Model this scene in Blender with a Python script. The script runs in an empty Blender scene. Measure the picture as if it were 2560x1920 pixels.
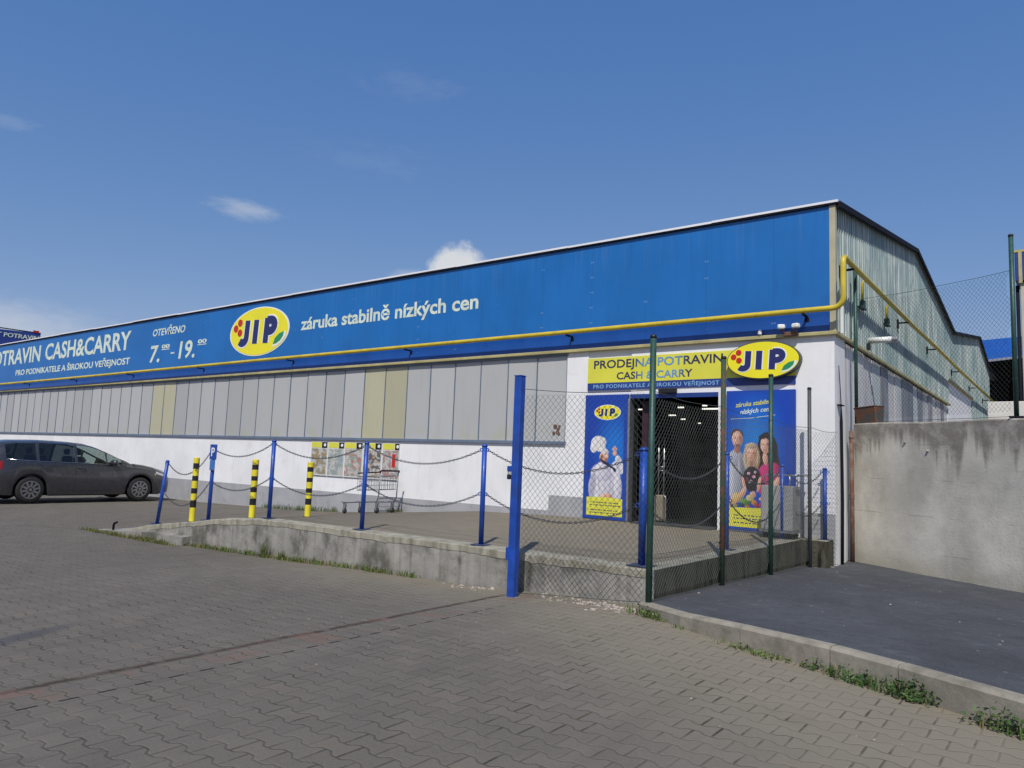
import bpy, math, random
from mathutils import Vector, Matrix
R = math.radians
rnd = random.Random(7)
scene = bpy.context.scene
COL = scene.collection

# ------------------------------------------------------------------ camera
yaw, pitch, roll = -0.6524645, 0.1048476, 0.0388881
cam_d = bpy.data.cameras.new("camera")
cam = bpy.data.objects.new("camera", cam_d)
COL.objects.link(cam)
fw = Vector((math.sin(yaw)*math.cos(pitch), math.cos(yaw)*math.cos(pitch), math.sin(pitch)))
rt = Vector((math.cos(yaw), -math.sin(yaw), 0))
up = rt.cross(fw)
r2 = rt*math.cos(roll) + up*math.sin(roll)
u2 = -rt*math.sin(roll) + up*math.cos(roll)
M = Matrix((r2, u2, -fw)).transposed().to_4x4()
M.translation = Vector((2.92103, -12.12209, 1.014))
cam.matrix_world = M
cam_d.sensor_width = 36.0
cam_d.lens = 36*1838.24/2560
cam_d.clip_start = 0.05
cam_d.clip_end = 3000
scene.camera = cam

# ------------------------------------------------------------------ exposure, sun, sky
scene.view_settings.view_transform = 'Standard'
scene.view_settings.look = 'None'
scene.view_settings.exposure = 0.12
scene.view_settings.gamma = 1.0
SUN_EL = R(51)
SUN_DIR = Vector((0.45*math.cos(SUN_EL), -0.893*math.cos(SUN_EL), math.sin(SUN_EL)))
sun_d = bpy.data.lights.new("sun", 'SUN')
sun_d.energy = 3.7
sun_d.angle = R(0.6)
sun_d.color = (1.0, 0.95, 0.87)
sun = bpy.data.objects.new("sun", sun_d)
COL.objects.link(sun)
sun.location = (10, -20, 30)
sun.rotation_euler = (-SUN_DIR).to_track_quat('-Z', 'Y').to_euler()

world = bpy.data.worlds.new("World")
scene.world = world
world.use_nodes = True


class NT:
    """tiny helper for node expressions"""
    def __init__(s, tree):
        s.t = tree
        s.n = tree.nodes
        s.l = tree.links

    def node(s, typ, **kw):
        nd = s.n.new(typ)
        for k, v in kw.items():
            setattr(nd, k, v)
        return nd

    def inp(s, sock, v):
        if hasattr(v, 'is_linked') or isinstance(v, bpy.types.NodeSocket):
            s.l.new(v, sock)
        else:
            sock.default_value = v

    def m(s, op, a, b=0.0, c=None, clamp=False):
        nd = s.node('ShaderNodeMath', operation=op)
        nd.use_clamp = clamp
        s.inp(nd.inputs[0], a)
        s.inp(nd.inputs[1], b)
        if c is not None:
            s.inp(nd.inputs[2], c)
        return nd.outputs[0]

    def add(s, a, b): return s.m('ADD', a, b)
    def sub(s, a, b): return s.m('SUBTRACT', a, b)
    def mul(s, a, b): return s.m('MULTIPLY', a, b)
    def div(s, a, b): return s.m('DIVIDE', a, b)
    def mod(s, a, b): return s.m('FLOORED_MODULO', a, b)
    def abs(s, a): return s.m('ABSOLUTE', a)

    def ramp(s, v, lo, hi, a=0.0, b=1.0, smooth=True):
        nd = s.node('ShaderNodeMapRange')
        nd.interpolation_type = 'SMOOTHSTEP' if smooth else 'LINEAR'
        s.inp(nd.inputs['Value'], v)
        s.inp(nd.inputs['From Min'], lo)
        s.inp(nd.inputs['From Max'], hi)
        s.inp(nd.inputs['To Min'], a)
        s.inp(nd.inputs['To Max'], b)
        return nd.outputs[0]

    def mix(s, f, a, b, mode='MIX'):
        nd = s.node('ShaderNodeMix', data_type='RGBA', blend_type=mode)
        s.inp(nd.inputs[0], f)
        s.inp(nd.inputs[6], a if not isinstance(a, tuple) else (*a[:3], 1))
        s.inp(nd.inputs[7], b if not isinstance(b, tuple) else (*b[:3], 1))
        return nd.outputs[2]

    def noise(s, vec, scale, detail=4, rough=0.55, dist=0.0):
        nd = s.node('ShaderNodeTexNoise')
        if vec is not None:
            s.inp(nd.inputs['Vector'], vec)
        nd.inputs['Scale'].default_value = scale
        nd.inputs['Detail'].default_value = detail
        nd.inputs['Roughness'].default_value = rough
        nd.inputs['Distortion'].default_value = dist
        return nd.outputs['Fac']

    def vscale(s, vec, sc):
        nd = s.node('ShaderNodeVectorMath', operation='MULTIPLY')
        s.inp(nd.inputs[0], vec)
        nd.inputs[1].default_value = sc
        return nd.outputs[0]

    def dot(s, vec, v):
        nd = s.node('ShaderNodeVectorMath', operation='DOT_PRODUCT')
        s.inp(nd.inputs[0], vec)
        nd.inputs[1].default_value = v
        return nd.outputs['Value']


wt = NT(world.node_tree)
for nd in list(wt.n):
    wt.n.remove(nd)
sky = wt.node('ShaderNodeTexSky', sky_type='NISHITA')
sky.sun_disc = False
sky.sun_elevation = SUN_EL
sky.sun_rotation = math.atan2(SUN_DIR.x, SUN_DIR.y)
sky.altitude = 300
sky.air_density = 1.0
sky.dust_density = 0.6
sky.ozone_density = 2.5
SKY = 0.14
skyc = wt.vscale(sky.outputs[0], (SKY*1.0, SKY*1.0, SKY*1.08))
# film response of the camera for the sky: flatter in green and blue
sep = wt.node('ShaderNodeSeparateColor')
wt.l.new(skyc, sep.inputs[0])
cmb = wt.node('ShaderNodeCombineColor')
for ch, (a_, g_) in enumerate(((0.565, 1.0), (0.465, 0.66), (0.555, 0.37))):
    wt.l.new(wt.mul(wt.m('POWER', wt.m('MAXIMUM', sep.outputs[ch], 0.0001), g_), a_), cmb.inputs[ch])
skyc = cmb.outputs[0]
tc = wt.node('ShaderNodeTexCoord').outputs['Generated']
nA = wt.noise(tc, 22, 6, 0.62)
nB = wt.noise(wt.vscale(tc, (1, 1, 3.0)), 26, 5, 0.65, 0.6)


def cloud(c, hw, hh, amp, noise, op, soft=0.5):
    """an elliptical patch of the sky round direction c, broken up by noise"""
    c = Vector(c).normalized()
    e1 = Vector((0, 0, 1)).cross(c).normalized()
    e2 = c.cross(e1)
    a = wt.div(wt.dot(tc, e1), hw)
    b = wt.div(wt.dot(tc, e2), hh)
    rr = wt.m('SQRT', wt.add(wt.mul(a, a), wt.mul(b, b)))
    rr = wt.add(rr, wt.mul(wt.sub(noise, 0.5), amp))
    k = wt.ramp(rr, 1.0-soft, 1.0, op, 0.0)
    return wt.mul(k, wt.ramp(wt.dot(tc, c), 0.0, 0.3))


ck = cloud((-0.640, 0.722, 0.246), 0.050, 0.041, 1.3, nA, 0.97, 0.45)
for args in (((-0.700, 0.677, 0.235), 0.036, 0.019, 1.2, nA, 0.5, 0.8),
             ((-0.812, 0.500, 0.299), 0.056, 0.016, 1.3, nB, 0.36, 1.0),
             ((-0.642, 0.610, 0.464), 0.085, 0.026, 2.2, nB, 0.045, 1.0),
             ((-0.705, 0.600, 0.375), 0.10, 0.022, 2.2, nB, 0.04, 1.0),
             ((-0.908, 0.265, 0.345), 0.045, 0.010, 2.2, nB, 0.10, 1.0),
             ((-0.94, 0.30, 0.125), 0.14, 0.045, 0.8, nB, 0.45, 1.0)):
    ck = wt.m('MAXIMUM', ck, cloud(*args))
skyc = wt.mix(ck, skyc, (0.62, 0.64, 0.67))
bg = wt.node('ShaderNodeBackground')
wt.l.new(skyc, bg.inputs['Color'])
bg.inputs['Strength'].default_value = 1.0
wo = wt.node('ShaderNodeOutputWorld')
wt.l.new(bg.outputs[0], wo.inputs['Surface'])


# ------------------------------------------------------------------ materials
def srgb(r, g, b):
    f = lambda c: (c/255/12.92) if c/255 <= 0.04045 else ((c/255+0.055)/1.055)**2.4
    return (f(r), f(g), f(b))


def newmat(name):
    m = bpy.data.materials.new(name)
    m.use_nodes = True
    t = NT(m.node_tree)
    b = t.n['Principled BSDF']
    pos = t.node('ShaderNodeNewGeometry').outputs['Position']
    return m, t, b, pos


def bump(t, b, h, strength=0.3, dist=0.02):
    bn = t.node('ShaderNodeBump')
    bn.inputs['Strength'].default_value = strength
    bn.inputs['Distance'].default_value = dist
    t.l.new(h, bn.inputs['Height'])
    t.l.new(bn.outputs[0], b.inputs['Normal'])


def simple(name, col, rough=0.5, var=0.12, vs=2.0, bs=0.0, bscale=60, metal=0.0, streak=0.0, dirt=None, coat=0.0, spec=0.5):
    m, t, b, pos = newmat(name)
    n1 = t.noise(pos, vs, 5)
    c = t.mix(t.ramp(n1, 0.3, 0.7), tuple(x*(1-var) for x in col), tuple(min(1, x*(1+var)) for x in col))
    if streak:
        n2 = t.noise(t.vscale(pos, (6, 6, 0.5)), 1.5, 5, 0.6)
        c = t.mix(t.mul(t.ramp(n2, 0.5, 0.8), streak), c, tuple(x*0.45 for x in col))
    if dirt:
        n3 = t.noise(pos, 3.1, 6, 0.65)
        c = t.mix(t.mul(t.ramp(n3, 0.52, 0.75), dirt[1]), c, dirt[0])
    t.l.new(c, b.inputs['Base Color'])
    t.l.new(t.ramp(t.noise(pos, vs*4, 3), 0.3, 0.7, max(0.03, rough-0.08), min(1, rough+0.08)), b.inputs['Roughness'])
    b.inputs['Metallic'].default_value = metal
    b.inputs['Coat Weight'].default_value = coat
    b.inputs['Specular IOR Level'].default_value = spec
    if bs:
        bump(t, b, t.noise(pos, bscale, 4), bs, 0.01)
    return m


def emis(name, col, s):
    m, t, b, pos = newmat(name)
    b.inputs['Base Color'].default_value = (*col, 1)
    b.inputs['Emission Color'].default_value = (*col, 1)
    b.inputs['Emission Strength'].default_value = s
    return m


def paver_mat(name, base, stains=True, darkrow=True):
    """interlocking double-T pavers, rows running along x"""
    m, t, b, pos = newmat(name)
    sx = t.node('ShaderNodeSeparateXYZ')
    t.l.new(pos, sx.inputs[0])
    wob = t.noise(pos, 2.2, 2)
    x = t.add(sx.outputs[0], t.mul(t.sub(wob, 0.5), 0.02))
    y = t.add(sx.outputs[1], t.mul(t.sub(t.noise(t.vscale(pos, (1, 1, 1)), 2.9, 2), 0.5), 0.02))
    P, L, A = 0.132, 0.215, 0.0155
    # trapezoid wave: -1 at the stone ends of row A, +1 half way
    q = t.abs(t.sub(t.mod(t.div(x, L), 1.0), 0.5))            # 0.5 at ends, 0 mid
    T = t.ramp(q, 0.16, 0.34, 1.0, -1.0, smooth=False)
    e = t.mod(t.sub(y, t.mul(T, A)), 2*P)
    o = t.mod(t.sub(t.add(y, t.mul(T, A)), P), 2*P)
    d1 = t.m('MINIMUM', e, t.sub(2*P, e))
    d2 = t.m('MINIMUM', o, t.sub(2*P, o))
    rowB = t.m('GREATER_THAN', e, o)
    xs = t.add(x, t.mul(rowB, L/2))
    u = t.mod(xs, L)
    d3 = t.m('MINIMUM', u, t.sub(L, u))
    d = t.m('MINIMUM', t.m('MINIMUM', d1, d2), d3)
    # joints of uneven openness: some are filled with sand, some gape
    opn = t.noise(pos, 3.3, 4, 0.6)
    jw = t.ramp(opn, 0.35, 0.75, 0.003, 0.0095)
    kx = t.ramp(x, -1.6, 0.2)
    jz = t.mul(t.ramp(t.m('MINIMUM', d1, d2), t.mul(jw, 0.45), jw, 1.0, 0.0), t.sub(1.0, t.mul(kx, 0.45)))
    je = t.mul(t.ramp(d3, t.mul(jw, 0.45), t.mul(jw, 1.15), 1.0, 0.0), t.m('MULTIPLY_ADD', kx, 0.45, 0.62))
    joint = t.m('MAXIMUM', jz, je, clamp=True)
    # per-stone tone
    idc = t.m('FLOOR', t.div(xs, L))
    idr = t.add(t.mul(t.m('FLOOR', t.div(t.sub(y, t.mul(T, A)), 2*P)), 2.0), rowB)
    cv = t.node('ShaderNodeCombineXYZ')
    t.l.new(idc, cv.inputs[0])
    t.l.new(idr, cv.inputs[1])
    wn = t.node('ShaderNodeTexWhiteNoise')
    wn.noise_dimensions = '3D'
    t.l.new(cv.outputs[0], wn.inputs['Vector'])
    rv = wn.outputs['Value']
    c = t.mix(rv, tuple(v*0.90 for v in base), tuple(v*1.08 for v in base))
    warm = (base[0]*1.25, base[1]*1.02, base[2]*0.86)
    c = t.mix(t.mul(t.ramp(wn.outputs['Value'], 0.95, 0.97), 0.22), c, warm)
    mid = t.noise(pos, 1.6, 5, 0.65)
    c = t.mix(t.mul(t.ramp(mid, 0.5, 0.72), 0.30), c, tuple(v*0.62 for v in base))
    c = t.mix(t.mul(t.ramp(t.noise(pos, 2.7, 5, 0.6), 0.56, 0.74), 0.30), c, (base[0]*1.35, base[1]*1.3, base[2]*1.15))
    big = t.noise(pos, 0.35, 4, 0.6)
    c = t.mix(t.mul(t.ramp(big, 0.35, 0.7), 0.35), c, tuple(v*0.72 for v in base))
    fine = t.noise(pos, 90, 3)
    c = t.mix(t.mul(t.ramp(fine, 0.35, 0.75), 0.30), c, tuple(v*1.5 for v in base))
    sp = t.noise(pos, 24, 5, 0.7)
    c = t.mix(t.mul(t.ramp(sp, 0.6, 0.72), 0.4), c, tuple(v*0.55 for v in base))
    gj = t.noise(pos, 0.9, 4, 0.6)
    oil = t.mul(t.ramp(t.noise(pos, 0.55, 5, 0.6), 0.60, 0.72), t.ramp(t.noise(pos, 3.7, 3), 0.4, 0.6))
    c = t.mix(t.mul(oil, 0.45), c, (0.05, 0.046, 0.040))
    c = t.mix(t.mul(t.ramp(t.noise(t.vscale(pos, (2.5, 0.35, 1)), 0.9, 4, 0.6), 0.55, 0.7), 0.22), c, tuple(v*0.6 for v in base))
    # warm sandy dust towards the kerb
    kd = t.add(t.add(t.mul(x, 0.52), t.mul(y, 0.854)), 5.05)    # ~ distance from the kerb line
    dust = t.m('MAXIMUM', t.mul(t.ramp(kd, -2.3, -0.1), t.ramp(x, -2.8, -0.6)), t.mul(t.ramp(y, -7.2, -5.4), t.mul(t.ramp(x, -8.0, -3.5), 0.8)))
    c = t.mix(t.mul(dust, 0.46), c, srgb(148, 139, 118))
    fac = t.mul(joint, t.ramp(opn, 0.36, 0.70, 0.10, 0.80))
    jc = t.mix(t.ramp(gj, 0.5, 0.62), (0.026, 0.023, 0.019), (0.055, 0.060, 0.024))
    if stains:
        # gate track: rusty streak and the gaping row of joints beside it
        rn = t.noise(pos, 5, 4)
        xr = t.add(t.add(x, 1.98), t.mul(t.sub(t.noise(pos, 2.3, 4, 0.7), 0.5), 0.11))
        tr = t.mul(t.ramp(t.abs(xr), 0.008, 0.065, 1, 0), t.ramp(rn, 0.28, 0.52))
        tr = t.mul(tr, t.ramp(y, -5.35, -5.45))
        c = t.mix(t.mul(tr, 0.80), c, (0.034, 0.018, 0.012))
        red = t.mul(t.ramp(t.abs(t.add(x, 1.82)), 0.12, 0.30, 1, 0), t.mul(t.ramp(rv, 0.55, 0.62), t.ramp(t.noise(pos, 1.3, 3), 0.45, 0.55)))
        c = t.mix(t.mul(t.mul(red, t.ramp(y, -5.4, -5.5)), 0.45), c, (0.17, 0.095, 0.07))
        dk = t.mul(t.ramp(t.abs(t.add(sx.outputs[0], 1.555)), 0.009, 0.017, 1, 0), t.ramp(t.abs(t.sub(t.mod(t.div(y, 0.206), 1.0), 0.5)), 0.22, 0.27, 1, 0.22))
        dk = t.mul(dk, t.ramp(y, -5.7, -7.0, 0.3, 1))
        c = t.mix(t.mul(dk, 0.9), c, (0.014, 0.012, 0.010))
        # an old oil stain
        ox = t.div(t.add(t.add(x, 3.52), t.mul(t.add(y, 9.75), 0.40)), 0.15)
        oy = t.div(t.add(y, 9.80), 0.62)
        od = t.add(t.m('SQRT', t.add(t.mul(ox, ox), t.mul(oy, oy))), t.mul(t.sub(t.noise(pos, 2.5, 4), 0.5), 0.9))
        c = t.mix(t.ramp(od, 0.4, 1.1, 0.6, 0), c, (0.052, 0.052, 0.064))
    c = t.mix(fac, c, jc)
    t.l.new(c, b.inputs['Base Color'])
    b.inputs['Roughness'].default_value = 0.9
    b.inputs['Specular IOR Level'].default_value = 0.25
    h = t.add(t.mul(t.ramp(d, 0.0, 0.012), 0.8), t.add(t.mul(fine, 0.10), t.mul(rv, 0.25)))
    bump(t, b, h, 0.65, 0.008)
    return m


def concrete_mat(name, base, dark, topz=None, amount=0.8, mott=1.0, vscale=(1.2, 1.2, 0.45), green=0.0, dscale=1.6):
    m, t, b, pos = newmat(name)
    sx = t.node('ShaderNodeSeparateXYZ')
    t.l.new(pos, sx.inputs[0])
    n1 = t.noise(pos, 1.3*mott, 6, 0.62)
    c = t.mix(t.ramp(n1, 0.3, 0.7), tuple(v*0.80 for v in base), tuple(v*1.14 for v in base))
    st = t.noise(t.vscale(pos, vscale), dscale, 6, 0.66)
    k = t.ramp(st, 0.46, 0.66)
    if topz is not None:
        wv = t.noise(t.vscale(pos, (1.6, 1.6, 0.05)), 1.3, 4, 0.7)
        edge = t.sub(topz[0], t.mul(t.ramp(wv, 0.3, 0.75), topz[1]))
        tp = t.ramp(sx.outputs[2], t.sub(edge, 0.22), t.add(edge, 0.10))
        k = t.m('MAXIMUM', t.mul(k, topz[2]), t.mul(tp, t.ramp(t.noise(pos, 4.5, 5, 0.7), 0.25, 0.6, 0.35, 1)))
    c = t.mix(t.mul(k, amount), c, dark)
    if topz is not None:
        zl = t.mod(t.add(sx.outputs[2], 0.33), 0.52)
        ln = t.mul(t.ramp(t.abs(t.sub(zl, 0.26)), 0.002, 0.010, 1, 0), t.ramp(t.noise(pos, 1.9, 4, 0.6), 0.50, 0.62))
        c = t.mix(t.mul(ln, 0.5), c, tuple(v*0.35 for v in base))
        foot = t.mul(t.ramp(sx.outputs[2], -0.05, -0.38), t.ramp(t.noise(pos, 2.6, 4, 0.6), 0.3, 0.6))
        c = t.mix(t.mul(foot, 0.45), c, (0.26, 0.235, 0.15))
        blot = t.noise(pos, 0.9, 3, 0.55)
        k = t.mul(k, t.add(0.18, t.mul(0.82, t.ramp(t.add(t.mul(sx.outputs[0], 0.9), t.mul(t.sub(blot, 0.5), 2.2)), 0.35, 1.15))))
    f = t.noise(pos, 30, 5, 0.7)
    c = t.mix(t.mul(t.ramp(f, 0.52, 0.75), 0.35), c, tuple(v*0.5 for v in base))
    if green:
        g = t.noise(pos, 2.3, 5, 0.6)
        c = t.mix(t.mul(t.ramp(g, 0.5, 0.7), green), c, (0.085, 0.09, 0.035))
    t.l.new(c, b.inputs['Base Color'])
    b.inputs['Roughness'].default_value = 0.92
    b.inputs['Specular IOR Level'].default_value = 0.2
    bump(t, b, t.add(t.mul(n1, 0.6), t.mul(f, 0.4)), 0.5, 0.02)
    return m


def clad_mat(name, base, pale, dark, per_panel=False):
    m, t, b, pos = newmat(name)
    n1 = t.noise(t.vscale(pos, (1, 5, 0.45)), 1.5, 6, 0.65)
    c = t.mix(t.ramp(n1, 0.38, 0.66), base, pale)
    n2 = t.noise(t.vscale(pos, (1, 7, 0.6)), 2.3, 6, 0.7)
    c = t.mix(t.mul(t.ramp(n2, 0.50, 0.70), 0.75), c, dark)
    n4 = t.noise(t.vscale(pos, (1, 26, 0.35)), 1.0, 4, 0.6)
    c = t.mix(t.mul(t.ramp(n4, 0.50, 0.66), 0.55), c, dark)
    n5 = t.noise(t.vscale(pos, (1, 11, 2.0)), 3.0, 6, 0.75)
    c = t.mix(t.mul(t.ramp(n5, 0.58, 0.72), 0.6), c, pale)
    n3 = t.noise(pos, 0.5, 5, 0.6)
    c = t.mix(t.mul(t.ramp(n3, 0.42, 0.62), 0.55), c, (base[0]*0.55, base[1]*0.72, base[2]*0.74))
    if per_panel:
        oi = t.node('ShaderNodeObjectInfo')
        c = t.mix(t.mul(t.ramp(oi.outputs['Random'], 0.45, 0.95), 0.6), c, pale)
        c = t.mix(t.mul(t.ramp(oi.outputs['Random'], 0.30, 0.05), 0.7), c, dark)
    t.l.new(c, b.inputs['Base Color'])
    b.inputs['Roughness'].default_value = 0.6
    return m


def fascia_mat(name, base):
    m, t, b, pos = newmat(name)
    sx = t.node('ShaderNodeSeparateXYZ')
    t.l.new(pos, sx.inputs[0])
    x, z = sx.outputs[0], sx.outputs[2]
    n1 = t.noise(pos, 0.7, 4)
    c = t.mix(t.ramp(n1, 0.3, 0.7), tuple(v*0.93 for v in base), tuple(v*1.07 for v in base))
    seam = t.mod(t.add(x, 0.94), 1.17)
    ds = t.m('MINIMUM', seam, t.sub(1.17, seam))
    c = t.mix(t.mul(t.ramp(ds, 0.002, 0.010, 1, 0), 0.35), c, tuple(v*0.5 for v in base))
    dz = t.mod(z, 0.30)
    dz = t.sub(dz, 0.15)
    dd = t.m('SQRT', t.add(t.mul(dz, dz), t.mul(t.sub(ds, 0.02), t.sub(ds, 0.02))))
    spot = t.mul(t.ramp(dd, 0.008, 0.02, 1, 0), t.ramp(t.noise(pos, 1.9, 2), 0.5, 0.6))
    c = t.mix(t.mul(spot, 0.45), c, (0.25, 0.38, 0.6))
    st = t.noise(t.vscale(pos, (3, 3, 0.3)), 2, 5, 0.65)
    c = t.mix(t.mul(t.ramp(st, 0.50, 0.78), 0.38), c, tuple(v*0.62 for v in base))
    rs = t.mul(t.ramp(t.noise(t.vscale(pos, (9, 1, 0.25)), 1.2, 5, 0.7), 0.5, 0.7), t.ramp(z, 4.2, 5.25))
    c = t.mix(t.mul(rs, 0.22), c, (0.10, 0.20, 0.42))
    c = t.mix(t.mul(t.ramp(z, 4.0, 3.6), t.mul(t.ramp(t.noise(pos, 2.2, 5), 0.4, 0.7), 0.25)), c, tuple(v*0.5 for v in base))
    t.l.new(c, b.inputs['Base Color'])
    b.inputs['Roughness'].default_value = 0.38
    bump(t, b, t.add(t.noise(pos, 0.9, 2), t.mul(t.ramp(ds, 0.0, 0.02), 0.05)), 0.12, 0.05)
    return m


def panel_mat(name, base):
    m, t, b, pos = newmat(name)
    sx = t.node('ShaderNodeSeparateXYZ')
    t.l.new(pos, sx.inputs[0])
    rib = t.m('SINE', t.mul(sx.outputs[0], 2*math.pi/0.062))
    oi = t.node('ShaderNodeObjectInfo')
    c = t.mix(oi.outputs['Random'], tuple(v*0.88 for v in base), tuple(v*1.07 for v in base))
    c = t.mix(t.mul(t.ramp(rib, 0.2, 1.0), 0.12), c, tuple(v*0.72 for v in base))
    dn = t.noise(t.vscale(pos, (3, 3, 0.6)), 1.4, 5, 0.6)
    c = t.mix(t.mul(t.ramp(dn, 0.5, 0.75), 0.22), c, tuple(v*0.7 for v in base))
    lo = t.mul(t.ramp(sx.outputs[2], 1.48, 1.85, 1, 0), t.ramp(t.noise(pos, 1.9, 4), 0.45, 0.65))
    c = t.mix(t.mul(lo, 0.3), c, (0.36, 0.38, 0.16))
    t.l.new(c, b.inputs['Base Color'])
    b.inputs['Roughness'].default_value = 0.42
    bump(t, b, rib, 0.10, 0.006)
    return m


def asphalt_mat(name):
    m, t, b, pos = newmat(name)
    base = (0.064, 0.069, 0.079)
    n1 = t.noise(pos, 0.8, 5, 0.6)
    c = t.mix(t.ramp(n1, 0.3, 0.7), tuple(v*0.78 for v in base), tuple(v*1.2 for v in base))
    f = t.noise(pos, 120, 4, 0.7)
    c = t.mix(t.mul(t.ramp(f, 0.5, 0.72), 0.5), c, (0.22, 0.21, 0.20))
    g = t.noise(pos, 45, 5, 0.75)
    c = t.mix(t.mul(t.ramp(g, 0.5, 0.66), 0.45), c, (0.035, 0.035, 0.04))
    c = t.mix(t.mul(t.ramp(t.noise(t.vscale(pos, (1, 2.2, 1)), 7, 6, 0.75), 0.45, 0.68), 0.55), c, (0.034, 0.036, 0.043))
    c = t.mix(t.mul(t.ramp(t.noise(pos, 3.0, 6, 0.7), 0.52, 0.72), 0.5), c, (0.112, 0.121, 0.129))
    w = t.noise(pos, 17, 2, 0.5)
    c = t.mix(t.ramp(w, 0.74, 0.77), c, (0.42, 0.40, 0.36))
    t.l.new(c, b.inputs['Base Color'])
    b.inputs['Roughness'].default_value = 0.9
    b.inputs['Specular IOR Level'].default_value = 0.3
    bump(t, b, t.add(f, t.mul(t.noise(pos, 6, 3), 1.2)), 0.7, 0.01)
    return m


def rust_mat(name, paint, amount):
    m, t, b, pos = newmat(name)
    n = t.noise(pos, 7, 6, 0.7)
    c = t.mix(t.ramp(n, amount-0.08, amount+0.08), (0.13, 0.050, 0.028), paint)
    c = t.mix(t.ramp(t.noise(pos, 30, 4), 0.5, 0.8), c, (0.08, 0.03, 0.018))
    t.l.new(c, b.inputs['Base Color'])
    b.inputs['Roughness'].default_value = 0.8
    bump(t, b, n, 0.4, 0.01)
    return m


def poster_mat(name, cx, cz, r, inner, outer):
    m, t, b, pos = newmat(name)
    sx = t.node('ShaderNodeSeparateXYZ')
    t.l.new(pos, sx.inputs[0])
    dx = t.div(t.sub(sx.outputs[0], cx), r)
    dz = t.div(t.sub(sx.outputs[2], cz), r*1.7)
    d = t.m('SQRT', t.add(t.mul(dx, dx), t.mul(dz, dz)))
    c = t.mix(t.ramp(d, 0.0, 1.0), inner, outer)
    c = t.mix(t.mul(t.ramp(t.noise(pos, 2.5, 4), 0.4, 0.7), 0.2), c, outer)
    t.l.new(c, b.inputs['Base Color'])
    b.inputs['Roughness'].default_value = 0.35
    return m


def print_mat(name, cx, cz, r, inner, outer, layers, seed=0.0):
    """a printed photograph: soft overlapping patches (x, z, rx, rz, turn, lit colour, shaded colour, softness)"""
    m, t, b, pos = newmat(name)
    sx = t.node('ShaderNodeSeparateXYZ')
    t.l.new(pos, sx.inputs[0])
    n1 = t.noise(pos, 17+seed, 4, 0.6)
    n2 = t.noise(t.vscale(pos, (1.0, 1.0, 1.15)), 21+seed, 4, 0.6)
    fine = t.noise(pos, 60, 4, 0.6)
    X = t.m('MULTIPLY_ADD', t.sub(n1, 0.5), 0.022, sx.outputs[0])
    Z = t.m('MULTIPLY_ADD', t.sub(n2, 0.5), 0.022, sx.outputs[2])
    dx = t.div(t.sub(X, cx), r)
    dz = t.div(t.sub(Z, cz), r*1.7)
    d = t.m('SQRT', t.add(t.mul(dx, dx), t.mul(dz, dz)))
    c = t.mix(t.ramp(d, 0.0, 1.0), inner, outer)
    for (x, z, rx, rz, rot, c1, c2, soft) in layers:
        co, si = math.cos(rot), math.sin(rot)
        px, pz = t.sub(X, x), t.sub(Z, z)
        a = t.m('MULTIPLY_ADD', px, co/rx, t.mul(pz, si/rx))
        e = t.m('MULTIPLY_ADD', pz, co/rz, t.mul(px, -si/rz))
        dd = t.m('SQRT', t.m('MULTIPLY_ADD', a, a, t.mul(e, e)))
        g = t.ramp(t.m('MULTIPLY_ADD', t.sub(fine, 0.5), 1.1, t.m('MULTIPLY_ADD', a, 0.75, t.mul(e, -0.45))), -0.9, 1.0)
        c = t.mix(t.ramp(dd, 1.0-soft, 1.0, 1, 0), c, t.mix(g, c1, c2))
    t.l.new(c, b.inputs['Base Color'])
    b.inputs['Roughness'].default_value = 0.35
    return m


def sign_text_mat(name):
    """dark blue lettering, changing to light blue in the middle of the board"""
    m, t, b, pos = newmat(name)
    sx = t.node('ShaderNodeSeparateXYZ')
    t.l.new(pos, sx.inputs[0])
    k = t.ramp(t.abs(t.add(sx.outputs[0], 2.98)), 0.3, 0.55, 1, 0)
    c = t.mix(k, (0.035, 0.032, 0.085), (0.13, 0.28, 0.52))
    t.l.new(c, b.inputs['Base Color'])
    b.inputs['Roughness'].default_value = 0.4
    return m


def glass_mat(name, tint, see):
    m, t, b, pos = newmat(name)
    b.inputs['Base Color'].default_value = (*tint, 1)
    b.inputs['Roughness'].default_value = 0.04
    tr = t.node('ShaderNodeBsdfTransparent')
    tr.inputs[0].default_value = (0.75, 0.85, 0.82, 1)
    mx = t.node('ShaderNodeMixShader')
    mx.inputs[0].default_value = see
    t.l.new(b.outputs[0], mx.inputs[1])
    t.l.new(tr.outputs[0], mx.inputs[2])
    t.l.new(mx.outputs[0], t.n['Material Output'].inputs['Surface'])
    return m


def leaf_mat(name, c1, c2):
    m, t, b, pos = newmat(name)
    c = t.mix(t.ramp(t.noise(pos, 14, 3), 0.35, 0.65), c1, c2)
    t.l.new(c, b.inputs['Base Color'])
    b.inputs['Roughness'].default_value = 0.6
    return m


MT = {}
MT['paver'] = paver_mat('paver_yard', (0.130, 0.117, 0.099))
MT['paver2'] = paver_mat('paver_terrace', (0.146, 0.128, 0.102), stains=False)
MT['asphalt'] = asphalt_mat('asphalt')
MT['white'] = simple('white_render', (0.745, 0.75, 0.755), 0.85, 0.06, 0.8, 0.25, 50, dirt=((0.46, 0.455, 0.44), 0.28), streak=0.20)
MT['plinth'] = simple('grey_plinth_paint', (0.34, 0.345, 0.36), 0.85, 0.1, 1.5, 0.3, 40, dirt=((0.20, 0.19, 0.17), 0.5))
MT['fascia'] = fascia_mat('blue_fascia', (0.010, 0.135, 0.42))
MT['fascia2'] = fascia_mat('deep_blue_fascia', (0.008, 0.076, 0.34))
MT['trim'] = simple('ochre_trim', (0.40, 0.36, 0.17), 0.6, 0.15, 2, streak=0.2, dirt=((0.20, 0.14, 0.08), 0.4))
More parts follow.
